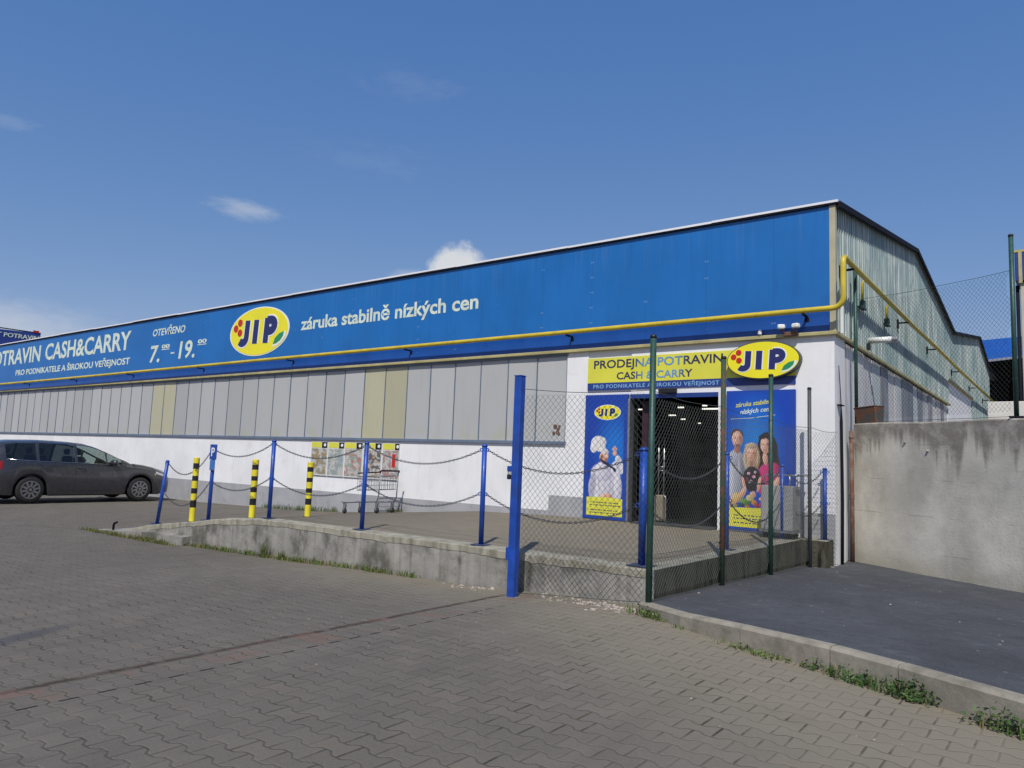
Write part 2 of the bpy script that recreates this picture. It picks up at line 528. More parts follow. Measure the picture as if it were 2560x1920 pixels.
MT['beige'] = simple('beige_corner_sheet', (0.42, 0.39, 0.27), 0.6, 0.12, 2, streak=0.3)
MT['panel'] = panel_mat('grey_wall_panel', (0.425, 0.43, 0.425))
MT['panelY'] = panel_mat('yellowed_wall_panel', (0.43, 0.415, 0.285))
MT['seam'] = simple('blue_grey_bar', (0.13, 0.17, 0.24), 0.5, 0.1)
MT['clad'] = clad_mat('weathered_teal_cladding', (0.235, 0.32, 0.32), (0.52, 0.575, 0.55), (0.08, 0.13, 0.14))
MT['sidepanel'] = clad_mat('weathered_grey_panel', (0.40, 0.395, 0.41), (0.68, 0.665, 0.655), (0.13, 0.14, 0.17), True)
MT['sidepanel2'] = clad_mat('pale_side_panel', (0.62, 0.61, 0.60), (0.74, 0.73, 0.72), (0.26, 0.27, 0.30))
MT['sidepanel3'] = clad_mat('dark_side_panel', (0.20, 0.205, 0.235), (0.42, 0.42, 0.44), (0.075, 0.08, 0.10))
MT['roof'] = simple('roof_sheet', (0.10, 0.11, 0.13), 0.6, 0.2)
MT['roofedge'] = simple('pale_flashing', (0.75, 0.76, 0.78), 0.35, 0.05)
MT['verge'] = simple('dark_verge', (0.008, 0.010, 0.018), 0.8, 0.2, spec=0.15)
MT['gas'] = simple('yellow_pipe_paint', (0.55, 0.43, 0.035), 0.4, 0.12, 3, dirt=((0.25, 0.2, 0.05), 0.4))
MT['black'] = simple('black_plastic', (0.012, 0.012, 0.014), 0.45, 0.1)
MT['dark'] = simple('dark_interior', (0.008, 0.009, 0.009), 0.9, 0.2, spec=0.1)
MT['maroon'] = simple('dark_maroon', (0.035, 0.010, 0.022), 0.6, 0.2)
MT['shelf'] = simple('shelf_grey', (0.020, 0.021, 0.022), 0.8, 0.4, 6, spec=0.2)
MT['lamp'] = emis('fluorescent_tube', (1.0, 0.95, 0.85), 1.3)
MT['blue'] = simple('blue_post_paint', (0.010, 0.060, 0.34), 0.42, 0.18, 6, dirt=((0.03, 0.055, 0.17), 0.6), streak=0.25)
MT['midnight'] = simple('deep_header_blue', (0.010, 0.040, 0.20), 0.5, 0.08)
MT['blueframe'] = simple('blue_door_frame', (0.012, 0.055, 0.33), 0.4, 0.06)
MT['plate'] = simple('dirty_blue_plate', (0.035, 0.05, 0.11), 0.7, 0.3, 12, dirt=((0.10, 0.09, 0.075), 0.7))
MT['chain'] = simple('steel_chain', (0.10, 0.105, 0.12), 0.45, 0.2, 20, metal=0.6)
MT['green'] = simple('green_post_coat', (0.016, 0.060, 0.045), 0.5, 0.2, 8)
MT['greenrust'] = rust_mat('rusting_green_post', (0.025, 0.060, 0.035), 0.47)
MT['greydark'] = simple('dark_grey_post', (0.055, 0.06, 0.065), 0.5, 0.15, 8)
MT['mesh'] = simple('wire_mesh', (0.070, 0.080, 0.072), 0.6, 0.2, 5, spec=0.2)
MT['yel'] = simple('bollard_yellow', (0.70, 0.60, 0.03), 0.5, 0.10, 6, dirt=((0.30, 0.24, 0.06), 0.45), streak=0.2)
MT['logo_y'] = simple('sign_yellow', (0.80, 0.72, 0.015), 0.35, 0.03)
MT['board_y'] = simple('board_yellow', (0.66, 0.64, 0.06), 0.4, 0.05, dirt=((0.55, 0.55, 0.2), 0.3))
MT['navy'] = simple('navy_print', (0.018, 0.022, 0.12), 0.35, 0.05)
MT['red'] = simple('red_print', (0.50, 0.02, 0.015), 0.35, 0.05)
MT['leafp'] = simple('green_print', (0.02, 0.25, 0.10), 0.35, 0.05)
MT['wprint'] = simple('white_print', (0.75, 0.77, 0.74), 0.4, 0.04)
MT['pale'] = simple('pale_lettering', (0.62, 0.70, 0.58), 0.5, 0.12, 5)
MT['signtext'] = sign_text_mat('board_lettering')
MT['lblue'] = simple('light_blue_print', (0.22, 0.42, 0.66), 0.4, 0.05)
MT['midblue'] = simple('mid_blue_paint', (0.05, 0.16, 0.45), 0.4, 0.08)
MT['strip'] = simple('board_strip_blue', (0.02, 0.045, 0.22), 0.4, 0.08)
MT['skin'] = simple('printed_skin', (0.50, 0.25, 0.17), 0.4, 0.25, 16)
MT['skin2'] = simple('printed_skin_light', (0.74, 0.46, 0.35), 0.4, 0.16, 14)
MT['hair'] = simple('printed_dark_hair', (0.020, 0.014, 0.012), 0.4, 0.2, 12)
MT['brown'] = simple('printed_brown', (0.14, 0.07, 0.04), 0.4, 0.2, 12)
MT['blond'] = simple('printed_blond', (0.52, 0.40, 0.26), 0.4, 0.45, 22)
MT['coatg'] = simple('printed_grey_cloth', (0.40, 0.41, 0.46), 0.4, 0.35, 9)
MT['chefw'] = simple('printed_white_cloth', (0.66, 0.65, 0.70), 0.4, 0.22, 8)
MT['pink'] = simple('printed_pink', (0.50, 0.03, 0.15), 0.4, 0.4, 9)
MT['orange'] = simple('printed_orange', (0.70, 0.30, 0.04), 0.4, 0.1, 8)
MT['greenp'] = simple('printed_green', (0.12, 0.30, 0.05), 0.4, 0.2, 8)
MT['purple'] = simple('printed_purple', (0.20, 0.04, 0.22), 0.4, 0.2, 8)
MT['bread'] = simple('printed_bread', (0.62, 0.43, 0.17), 0.4, 0.15, 9)
WH, WS = (0.74, 0.73, 0.77), (0.42, 0.41, 0.50)
SK, SS, SD = (0.80, 0.50, 0.38), (0.48, 0.22, 0.14), (0.30, 0.12, 0.08)
CHEF = [
    (-4.03, 0.60, 0.37, 0.42, 0, WH, WS, 0.10), (-4.09, 0.88, 0.27, 0.19, 0.1, WH, WS, 0.15), (-3.80, 0.95, 0.12, 0.16, 0, WH, WS, 0.15),
    (-3.73, 1.03, 0.07, 0.19, 0.25, WS, WH, 0.15), (-4.30, 0.62, 0.09, 0.34, -0.1, WS, (0.36, 0.36, 0.45), 0.5), (-3.76, 0.62, 0.09, 0.34, 0.05, WH, WS, 0.3),
    (-4.16, 0.66, 0.022, 0.30, 0.15, WS, (0.40, 0.38, 0.46), 0.9), (-3.93, 0.62, 0.020, 0.32, -0.1, WS, (0.40, 0.38, 0.46), 0.9), (-4.03, 0.56, 0.016, 0.26, 0.0, WS, (0.40, 0.38, 0.46), 0.9),
    (-4.06, 0.99, 0.16, 0.07, -0.35, WH, WS, 0.3),
    (-4.00, 0.44, 0.15, 0.055, 0.05, SK, SS, 0.25),
    (-4.06, 1.09, 0.07, 0.07, 0, SS, SD, 0.3),
    (-4.065, 1.17, 0.10, 0.13, -0.3, SK, SS, 0.12), (-4.115, 1.15, 0.045, 0.085, -0.2, (0.10, 0.06, 0.05), SS, 0.6), (-4.03, 1.20, 0.06, 0.05, 0, (0.86, 0.60, 0.48), SK, 0.7),
    (-4.02, 1.115, 0.055, 0.035, -0.3, SS, SD, 0.7), (-3.985, 1.165, 0.022, 0.03, -0.4, SK, SS, 0.4), (-4.01, 1.118, 0.025, 0.008, -0.2, (0.45, 0.10, 0.09), SD, 0.5),
    (-4.035, 1.205, 0.020, 0.010, -0.2, (0.05, 0.03, 0.03), SD, 0.6), (-4.035, 1.228, 0.030, 0.007, -0.2, (0.10, 0.05, 0.04), SD, 0.6),
    (-4.00, 1.035, 0.21, 0.032, -0.5, (0.02, 0.02, 0.06), (0.02, 0.03, 0.12), 0.25), (-3.84, 0.935, 0.06, 0.035, -0.9, (0.02, 0.02, 0.06), (0.02, 0.03, 0.12), 0.3),
    (-4.20, 1.42, 0.165, 0.145, 0.2, (0.80, 0.79, 0.77), (0.52, 0.50, 0.50), 0.12), (-4.29, 1.33, 0.085, 0.10, 0, (0.80, 0.79, 0.77), (0.60, 0.57, 0.55), 0.2), (-4.10, 1.44, 0.085, 0.10, 0, (0.74, 0.73, 0.72), (0.52, 0.50, 0.50), 0.2),
    (-4.15, 1.345, 0.125, 0.095, -0.2, (0.76, 0.75, 0.73), (0.56, 0.54, 0.53), 0.15), (-4.09, 1.285, 0.14, 0.055, -0.25, (0.78, 0.76, 0.74), (0.55, 0.52, 0.52), 0.2), (-4.22, 1.40, 0.014, 0.10, 0.3, (0.52, 0.50, 0.5), (0.5, 0.48, 0.48), 0.9), (-4.15, 1.42, 0.012, 0.10, 0.0, (0.52, 0.50, 0.5), (0.5, 0.48, 0.48), 0.9),
    (-3.835, 1.235, 0.045, 0.055, 0.2, SK, SS, 0.2), (-3.868, 1.30, 0.015, 0.05, 0.55, SK, SS, 0.3), (-3.850, 1.325, 0.014, 0.055, 0.25, SK, SS, 0.3), (-3.828, 1.328, 0.014, 0.052, 0.0, SK, SS, 0.3), (-3.808, 1.31, 0.013, 0.046, -0.3, SK, SS, 0.3), (-3.878, 1.245, 0.034, 0.014, 0.4, SK, SS, 0.3),
    (-3.77, 1.13, 0.06, 0.075, 0.4, WH, WS, 0.2)]
MT['posterL'] = print_mat('chef_print', -3.85, 1.35, 0.55, (0.012, 0.17, 0.60), (0.008, 0.05, 0.36), CHEF)
CG, CS = (0.50, 0.51, 0.56), (0.22, 0.23, 0.28)
HB, HB2 = (0.010, 0.008, 0.009), (0.045, 0.025, 0.020)
BL_, BD = (0.66, 0.52, 0.36), (0.30, 0.19, 0.11)
PK, PS = (0.62, 0.05, 0.20), (0.26, 0.01, 0.07)


def pface(x, z, rx, rz, rot=0.0):
    f = [(x, z, rx, rz, rot, SK, SS, 0.12), (x-rx*0.15, z+rz*0.45, rx*0.6, rz*0.35, rot, (0.88, 0.62, 0.50), SK, 0.8), (x-rx*0.35, z-rz*0.12, rx*0.33, rz*0.24, rot, (0.86, 0.52, 0.42), SK, 0.8), (x+rx*0.60, z-rz*0.05, rx*0.30, rz*0.6, rot, SS, SD, 0.9)]
    for s_ in (-1, 1):
        f.append((x+s_*rx*0.40, z+rz*0.10, rx*0.20, rz*0.075, rot, (0.06, 0.035, 0.03), SD, 0.6))
        f.append((x+s_*rx*0.40, z+rz*0.26, rx*0.25, rz*0.045, rot, (0.16, 0.08, 0.05), SD, 0.7))
    f += [(x+rx*0.05, z-rz*0.18, rx*0.13, rz*0.10, rot, SS, SD, 0.8), (x, z-rz*0.50, rx*0.40, rz*0.10, rot, (0.46, 0.12, 0.11), SD, 0.6), (x, z-rz*0.475, rx*0.26, rz*0.035, rot, (0.72, 0.64, 0.60), (0.62, 0.48, 0.44), 0.7)]
    return f


FAM = [
    (-1.54, 0.92, 0.19, 0.46, 0.05, CG, CS, 0.10), (-1.55, 1.20, 0.17, 0.14, 0, CG, CS, 0.2), (-1.63, 0.85, 0.06, 0.38, 0.0, (0.58, 0.58, 0.62), CG, 0.6), (-1.49, 1.06, 0.022, 0.22, 0.05, (0.62, 0.62, 0.66), CS, 0.6), (-1.43, 0.95, 0.05, 0.35, 0.0, CS, (0.14, 0.14, 0.18), 0.7),
    (-1.525, 1.37, 0.06, 0.09, 0, SS, SD, 0.3), (-1.535, 1.60, 0.115, 0.105, 0, (0.09, 0.05, 0.035), (0.05, 0.03, 0.02), 0.15)]+pface(-1.525, 1.53, 0.097, 0.145, 0.05)+[
    (-1.52, 1.425, 0.075, 0.05, 0, (0.26, 0.13, 0.09), (0.18, 0.08, 0.05), 0.8), (-1.52, 1.455, 0.028, 0.007, 0, (0.72, 0.62, 0.58), (0.6, 0.42, 0.38), 0.6),
    (-1.02, 1.36, 0.175, 0.31, 0.1, HB, HB2, 0.12), (-0.93, 1.17, 0.11, 0.20, 0.15, HB, HB2, 0.2), (-1.13, 1.20, 0.07, 0.20, -0.1, HB, HB2, 0.25),
    (-1.02, 0.86, 0.20, 0.30, 0.0, PK, PS, 0.12), (-0.90, 1.03, 0.10, 0.15, 0.4, PK, PS, 0.2), (-1.13, 0.88, 0.03, 0.25, 0.2, PS, (0.12, 0.0, 0.03), 0.8),
    (-0.91, 0.76, 0.055, 0.20, -0.35, SK, SS, 0.2), (-1.05, 0.58, 0.13, 0.05, 0.2, SK, SS, 0.25), (-1.06, 1.22, 0.05, 0.12, 0.1, SK, SS, 0.3)]+pface(-1.06, 1.43, 0.088, 0.135, 0.15)+[
    (-0.96, 1.45, 0.035, 0.15, 0.15, HB, HB2, 0.4), (-1.09, 1.58, 0.10, 0.045, 0.35, HB, HB2, 0.3), (-1.155, 1.42, 0.022, 0.14, -0.05, HB, HB2, 0.5),
    (-1.285, 1.22, 0.15, 0.27, 0, BL_, BD, 0.14), (-1.28, 0.88, 0.155, 0.22, 0, (0.030, 0.022, 0.028), (0.012, 0.010, 0.014), 0.12),
    (-1.33, 0.97, 0.035, 0.03, 0.3, (0.70, 0.68, 0.70), PK, 0.4), (-1.25, 0.92, 0.04, 0.03, 0, PK, (0.6, 0.6, 0.62), 0.4), (-1.30, 0.84, 0.045, 0.03, 0.5, (0.65, 0.62, 0.66), (0.3, 0.05, 0.1), 0.4), (-1.22, 0.99, 0.03, 0.03, 0, (0.65, 0.62, 0.66), PS, 0.4), (-1.36, 0.87, 0.025, 0.04, 0, PK, PS, 0.4),
    (-1.41, 0.80, 0.032, 0.15, 0.2, SK, SS, 0.25), (-1.16, 0.80, 0.032, 0.15, -0.2, SK, SS, 0.25), (-1.29, 1.14, 0.04, 0.06, 0, SS, SD, 0.3)]+pface(-1.29, 1.29, 0.092, 0.125)+[
    (-1.29, 1.42, 0.12, 0.055, 0, BL_, BD, 0.3), (-1.385, 1.25, 0.028, 0.18, 0.05, BL_, BD, 0.5), (-1.195, 1.25, 0.028, 0.18, -0.05, BD, BL_, 0.5),
    (-1.60, 0.52, 0.045, 0.16, -0.5, (0.74, 0.54, 0.24), (0.45, 0.26, 0.09), 0.2), (-1.50, 0.57, 0.042, 0.16, -0.6, (0.72, 0.50, 0.22), (0.42, 0.24, 0.08), 0.2), (-1.42, 0.66, 0.05, 0.10, -0.4, SK, SS, 0.3), (-1.26, 0.63, 0.06, 0.06, 0.3, SK, SS, 0.3),
    (-1.38, 0.50, 0.10, 0.07, 0, (0.16, 0.34, 0.07), (0.03, 0.09, 0.02), 0.3), (-1.31, 0.57, 0.075, 0.06, 0, (0.70, 0.60, 0.30), (0.35, 0.30, 0.10), 0.3), (-1.24, 0.50, 0.055, 0.05, 0, (0.70, 0.32, 0.05), (0.30, 0.08, 0.02), 0.3), (-1.45, 0.45, 0.06, 0.035, 0, (0.05, 0.10, 0.10), (0.02, 0.02, 0.03), 0.3), (-1.19, 0.45, 0.045, 0.04, 0, (0.50, 0.03, 0.03), (0.15, 0.01, 0.01), 0.3), (-1.08, 0.47, 0.10, 0.075, 0, (0.26, 0.08, 0.30), (0.06, 0.02, 0.10), 0.3), (-1.03, 0.52, 0.04, 0.05, 0, (0.62, 0.60, 0.66), (0.3, 0.1, 0.3), 0.4), (-1.35, 0.43, 0.05, 0.03, 0, (0.55, 0.20, 0.04), (0.2, 0.05, 0.02), 0.3), (-1.55, 0.43, 0.05, 0.03, 0, (0.40, 0.36, 0.10), (0.15, 0.12, 0.04), 0.4)]
MT['posterR'] = print_mat('family_print', -1.25, 1.45, 0.62, (0.014, 0.20, 0.62), (0.007, 0.055, 0.40), FAM, 2.0)
MT['wall'] = concrete_mat('stained_concrete_wall', (0.57, 0.545, 0.475), (0.10, 0.082, 0.074), topz=(1.80, 0.80, 0.22), amount=0.72, green=0.12)
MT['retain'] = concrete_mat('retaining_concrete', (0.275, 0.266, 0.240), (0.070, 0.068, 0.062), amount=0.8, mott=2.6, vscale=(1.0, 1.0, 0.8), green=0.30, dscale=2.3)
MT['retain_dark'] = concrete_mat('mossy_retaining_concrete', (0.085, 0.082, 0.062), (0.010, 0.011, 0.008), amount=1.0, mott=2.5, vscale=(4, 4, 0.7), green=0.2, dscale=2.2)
MT['cap'] = concrete_mat('retaining_cap', (0.315, 0.298, 0.240), (0.17, 0.16, 0.115), amount=0.75, mott=3, vscale=(4, 4, 1))
MT['kerb'] = concrete_mat('kerb_concrete', (0.285, 0.262, 0.212), (0.13, 0.12, 0.095), amount=0.6, mott=2.5, vscale=(2, 2, 2), green=0.15)
MT['rust'] = rust_mat('rusty_iron', (0.17, 0.12, 0.10), 0.50)
MT['rustbox'] = rust_mat('rusting_trough', (0.050, 0.065, 0.058), 0.52)
MT['steel'] = simple('galvanised_steel', (0.42, 0.43, 0.45), 0.35, 0.12, 10, metal=0.8)
MT['tubegrey'] = simple('grey_tube', (0.20, 0.205, 0.22), 0.4, 0.15, 10, metal=0.4)
MT['boxgrey'] = simple('grey_board', (0.30, 0.30, 0.29), 0.7, 0.08, 3, dirt=((0.2, 0.2, 0.19), 0.4))
MT['beigebox'] = simple('beige_box', (0.25, 0.22, 0.16), 0.7, 0.15, 5)
MT['rubber'] = simple('rubber', (0.014, 0.014, 0.014), 0.8, 0.2, 12)
MT['carpaint'] = simple('grey_car_paint', (0.050, 0.050, 0.057), 0.28, 0.04, 2, metal=0.45, coat=0.8)
MT['carglass'] = glass_mat('tinted_car_glass', (0.006, 0.008, 0.012), 0.12)
MT['carglass2'] = glass_mat('clear_car_glass', (0.02, 0.03, 0.03), 0.62)
MT['alloy'] = simple('alloy_rim', (0.30, 0.30, 0.31), 0.35, 0.1, 10, metal=0.9)
MT['headl'] = simple('headlamp_glass', (0.55, 0.58, 0.62), 0.1, 0.2, 30)
MT['taill'] = simple('tail_lamp_red', (0.35, 0.01, 0.015), 0.15, 0.1)
MT['chrome'] = simple('chrome', (0.7, 0.7, 0.72), 0.12, 0.05, metal=1.0)
MT['amber'] = simple('amber_lamp', (0.7, 0.35, 0.08), 0.2, 0.05)
MT['paper'] = simple('leaflet_paper', (0.62, 0.62, 0.60), 0.5, 0.06, 6)
MT['weed1'] = leaf_mat('weed_green', (0.055, 0.095, 0.018), (0.12, 0.16, 0.035))
MT['weed2'] = leaf_mat('weed_dark', (0.028, 0.070, 0.016), (0.08, 0.135, 0.03))
MT['weed3'] = leaf_mat('dry_grass', (0.12, 0.115, 0.035), (0.20, 0.17, 0.065))
MT['stone'] = simple('pale_rubble', (0.33, 0.29, 0.25), 0.9, 0.3, 14, 0.5, 60)
MT['column'] = simple('beige_render', (0.46, 0.43, 0.36), 0.9, 0.08, 2, 0.3, 40, streak=0.15)
MT['blocks'] = simple('white_block', (0.62, 0.61, 0.56), 0.9, 0.10, 3, 0.3, 40, dirt=((0.4, 0.38, 0.33), 0.4))
MT['mat'] = simple('doormat', (0.05, 0.05, 0.05), 0.95, 0.3, 40)


# ------------------------------------------------------------------ mesh helpers
class MB:
    def __init__(s):
        s.v, s.f, s.mi, s.mats, s.sm = [], [], [], [], []
        s.cur = 0
        s.smooth = False

    def use(s, mat, smooth=False):
        if mat not in s.mats:
            s.mats.append(mat)
        s.cur = s.mats.index(mat)
        s.smooth = smooth
        return s

    def face(s, idx):
        s.f.append(tuple(idx))
        s.mi.append(s.cur)
        s.sm.append(s.smooth)

    def raw(s, verts, faces):
        o = len(s.v)
        s.v += [tuple(v) for v in verts]
        for f in faces:
            s.face([o+i for i in f])
        return s

    def box(s, x0, x1, y0, y1, z0, z1, bev=0.0, rot=0.0, piv=None):
        x0, x1 = min(x0, x1), max(x0, x1)
        y0, y1 = min(y0, y1), max(y0, y1)
        z0, z1 = min(z0, z1), max(z0, z1)
        if bev <= 0:
            vs = [(x0, y0, z0), (x1, y0, z0), (x1, y1, z0), (x0, y1, z0), (x0, y0, z1), (x1, y0, z1), (x1, y1, z1), (x0, y1, z1)]
            fs = [(0, 3, 2, 1), (4, 5, 6, 7), (0, 1, 5, 4), (1, 2, 6, 5), (2, 3, 7, 6), (3, 0, 4, 7)]
        else:
            b = min(bev, (x1-x0)/2.01, (y1-y0)/2.01, (z1-z0)/2.01)
            def ring(ins, z):
                X0, X1, Y0, Y1 = x0+ins, x1-ins, y0+ins, y1-ins
                k = b
                return [(X0+k, Y0, z), (X1-k, Y0, z), (X1, Y0+k, z), (X1, Y1-k, z), (X1-k, Y1, z), (X0+k, Y1, z), (X0, Y1-k, z), (X0, Y0+k, z)]
            rings = [ring(b*0.6, z0), ring(0, z0+b), ring(0, z1-b), ring(b*0.6, z1)]
            vs = [p for r in rings for p in r]
            fs = [tuple(reversed(range(8))), tuple(range(24, 32))]
            for k in range(3):
                for i in range(8):
                    j = (i+1) % 8
                    fs.append((k*8+i, k*8+j, (k+1)*8+j, (k+1)*8+i))
        if rot:
            px, py = piv if piv else ((x0+x1)/2, (y0+y1)/2)
            c, sn = math.cos(rot), math.sin(rot)
            vs = [(px+(x-px)*c-(y-py)*sn, py+(x-px)*sn+(y-py)*c, z) for x, y, z in vs]
        return s.raw(vs, fs)

    def tube(s, pts, r, n=8, caps=True, closed=False):
        pts = [Vector(p) for p in pts]
        rs = r if isinstance(r, (list, tuple)) else [r]*len(pts)
        o = len(s.v)
        L = len(pts)
        ref = None
        for i, p in enumerate(pts):
            if closed:
                d = (pts[(i+1) % L]-pts[i-1])
            else:
                d = pts[min(i+1, L-1)]-pts[max(i-1, 0)]
            d.normalize()
            if ref is None:
                ref = Vector((0, 0, 1)) if abs(d.z) < 0.9 else Vector((1, 0, 0))
            a = d.cross(ref).normalized()
            bb = a.cross(d).normalized()
            ref = bb
            for k in range(n):
                an = 2*math.pi*k/n
                s.v.append(tuple(p+a*math.cos(an)*rs[i]+bb*math.sin(an)*rs[i]))
        rng = L if closed else L-1
        for i in range(rng):
            i2 = (i+1) % L
            for k in range(n):
                k2 = (k+1) % n
                s.face((o+i*n+k, o+i*n+k2, o+i2*n+k2, o+i2*n+k))
        if caps and not closed:
            s.face([o+k for k in reversed(range(n))])
            s.face([o+(L-1)*n+k for k in range(n)])
        return s

    def lathe(s, prof, c=(0, 0, 0), n=16, axis='z'):
        """prof: list of (radius, height)"""
        o = len(s.v)
        for r, h in prof:
            for k in range(n):
                a = 2*math.pi*k/n
                p = (r*math.cos(a), r*math.sin(a), h)
                if axis == 'x':
                    p = (h, p[0], p[1])
                elif axis == 'y':
                    p = (p[1], h, p[0])
                s.v.append((c[0]+p[0], c[1]+p[1], c[2]+p[2]))
        for i in range(len(prof)-1):
            for k in range(n):
                k2 = (k+1) % n
                s.face((o+i*n+k, o+i*n+k2, o+(i+1)*n+k2, o+(i+1)*n+k))
        s.face([o+k for k in reversed(range(n))])
        s.face([o+(len(prof)-1)*n+k for k in range(n)])
        return s

    def prism(s, poly, d0, d1, plane='xz'):
        """2-D polygon extruded along the third axis from d0 to d1"""
        n = len(poly)
        def P(a, b, d):
            return (a, d, b) if plane == 'xz' else ((d, a, b) if plane == 'yz' else (a, b, d))
        vs = [P(a, b, d0) for a, b in poly]+[P(a, b, d1) for a, b in poly]
        fs = [tuple(range(n)), tuple(reversed(range(n, 2*n)))]
        for i in range(n):
            j = (i+1) % n
            fs.append((i, n+i, n+j, j))
        return s.raw(vs, fs)

    def ribbon(s, pts, w, d0, d1, plane='xz'):
        """thick polyline (2-D) as one prism"""
        L, Rr = [], []
        for i, p in enumerate(pts):
            a = Vector(pts[max(i-1, 0)])
            b = Vector(pts[min(i+1, len(pts)-1)])
            d = (b-a)
            d.normalize()
            nn = Vector((-d.y, d.x))*w/2
            L.append((p[0]+nn.x, p[1]+nn.y))
            Rr.append((p[0]-nn.x, p[1]-nn.y))
        for i in range(len(pts)-1):
            s.prism([Rr[i], Rr[i+1], L[i+1], L[i]], d0, d1, plane)
        return s

    def build(s, name, mat=None, parent=None, local=False, shift=None):
        me = bpy.data.meshes.new(name)
        off = Vector((0, 0, 0))
        if parent is not None and not local:
            p = parent
            while p is not None:
                off += p.location
                p = p.parent
        if shift is not None:
            off = Vector(shift)
        me.from_pydata([(v[0]-off.x, v[1]-off.y, v[2]-off.z) for v in s.v], [], s.f)
        if s.mats:
            for m in s.mats:
                me.materials.append(m)
            me.polygons.foreach_set('material_index', s.mi)
        elif mat is not None:
            me.materials.append(mat)
        me.polygons.foreach_set('use_smooth', s.sm)
        me.validate()
        me.update()
        o = bpy.data.objects.new(name, me)
        COL.objects.link(o)
        if parent is not None:
            o.parent = parent
        elif shift is not None:
            o.location = off
        return o


def fix_normals(o):
    import bmesh
    bm = bmesh.new()
    bm.from_mesh(o.data)
    bmesh.ops.recalc_face_normals(bm, faces=bm.faces)
    bm.to_mesh(o.data)
    bm.free()


def tag(o, label, cat, group=None, kind=None):
    if label:
        o['label'] = label
    if cat:
        o['category'] = cat
    if group:
        o['group'] = group
    if kind:
        o['kind'] = kind
    return o


def thing(name, label, cat, loc=(0, 0, 0), group=None, rz=0.0):
    o = bpy.data.objects.new(name, None)
    o.empty_display_size = 0.2
    COL.objects.link(o)
    o.location = loc
    o.rotation_euler = (0, 0, rz)
    return tag(o, label, cat, group)


def struct(o):
    o['kind'] = 'structure'
    return o


def copy_tree(o, parent=None):
    c = o.copy()
    COL.objects.link(c)
    c.parent = parent
    for ch in list(o.children):
        copy_tree(ch, c)
    return c


def lerp_tab(tab, x):
    if x <= tab[0][0]:
        return tab[0][1]
    for (a, va), (b, vb) in zip(tab, tab[1:]):
        if x <= b:
            return va+(vb-va)*(x-a)/(b-a)
    return tab[-1][1]


def text_geo(body, bold=0.0, shear=0.0, spacing=1.0):
    cu = bpy.data.curves.new('lettering', 'FONT')
    cu.body = body
    cu.offset = bold
    cu.shear = shear
    cu.space_character = spacing
    cu.resolution_u = 3
    ob = bpy.data.objects.new('lettering', cu)
    COL.objects.link(ob)
    dg = bpy.context.evaluated_depsgraph_get()
    dg.update()
    me = bpy.data.meshes.new_from_object(ob.evaluated_get(dg))
    vs = [(v.co.x, v.co.y) for v in me.vertices]
    fs = [tuple(p.vertices) for p in me.polygons]
    bpy.data.objects.remove(ob)
    bpy.data.curves.remove(cu)
    bpy.data.meshes.remove(me)
    return vs, fs


CAPH = None


def put_text(mb, body, a0, a1, z0, cap, d, bold=0.02, shear=0.0, axis='x', spacing=1.0, thick=0.004, rise=0.0):
    """lettering set between a0 and a1 with its baseline at z0; stands out of the plane d by `thick`"""
    global CAPH
    if CAPH is None:
        v, _ = text_geo('H')
        CAPH = max(p[1] for p in v)
    vs, fs = text_geo(body, bold, shear, spacing)
    mn, mx = min(p[0] for p in vs), max(p[0] for p in vs)
    sx = (a1-a0)/(mx-mn)
    sz = cap/(CAPH+2*bold)
    def P(p, dd):
        a = a0+(p[0]-mn)*sx
        z = z0+(p[1]+bold)*sz+(p[0]-mn)*sx*rise
        return (a, dd, z) if axis == 'x' else (dd, a, z)
    sgn = -1 if axis == 'x' else 1
    o = len(mb.v)
    n = len(vs)
    mb.v += [P(p, d+sgn*thick) for p in vs]
    mb.v += [P(p, d) for p in vs]
    cnt = {}
    for f in fs:
        mb.face([o+i for i in f])
        for i, j in zip(f, f[1:]+f[:1]):
            k = (min(i, j), max(i, j))
            cnt.setdefault(k, []).append((i, j))
    for k, e in cnt.items():
        if len(e) == 1:
            i, j = e[0]
            mb.face([o+i, o+n+i, o+n+j, o+j])
    return mb


def ell(cx, cz, rx, rz, n=20, a0=0.0, a1=2*math.pi, rot=0.0):
    full = abs(a1-a0-2*math.pi) < 1e-6
    m = n if full else n+1
    out = []
    for i in range(m):
        a = a0+(a1-a0)*i/n
        x, z = rx*math.cos(a), rz*math.sin(a)
        out.append((cx+x*math.cos(rot)-z*math.sin(rot), cz+x*math.sin(rot)+z*math.cos(rot)))
    return out


# ------------------------------------------------------------------ ground
YARD = [(-45, -0.57), (-18, -0.57), (-12.1, -0.615), (-9.4, -0.60), (-6.4, -0.545), (-5.0, -0.495), (-2.7, -0.45), (-1.56, -0.39), (0, -0.352), (4, -0.345), (10, -0.40)]
FAC = [(-45, -0.57), (-18, -0.555), (-13.6, -0.47), (-11.5, -0.39), (-9.3, -0.24), (-7.1, -0.06), (-5, -0.005), (0, 0.0)]
EDGE = [(-12.1, -0.615), (-11.0, -0.49), (-10.36, -0.372), (-8.69, -0.175), (-8.2, -0.10), (-7.0, -0.012), (-4.8, 0.0), (0, 0.0)]
YF = -5.10      # back of the retaining wall's cap
YW = -5.34      # face of the retaining wall
XR = -0.40      # right face of the terrace


KERB = [(-0.42, -5.62), (0.20, -6.04), (0.82, -6.33), (1.54, -6.57), (2.0, -6.78), (2.7, -7.14), (5.2, -8.45), (9.0, -10.5)]
KTOP = [(-0.42, -0.272), (0.2, -0.232), (0.82, -0.190), (1.54, -0.175), (2.7, -0.160), (9.0, -0.14)]


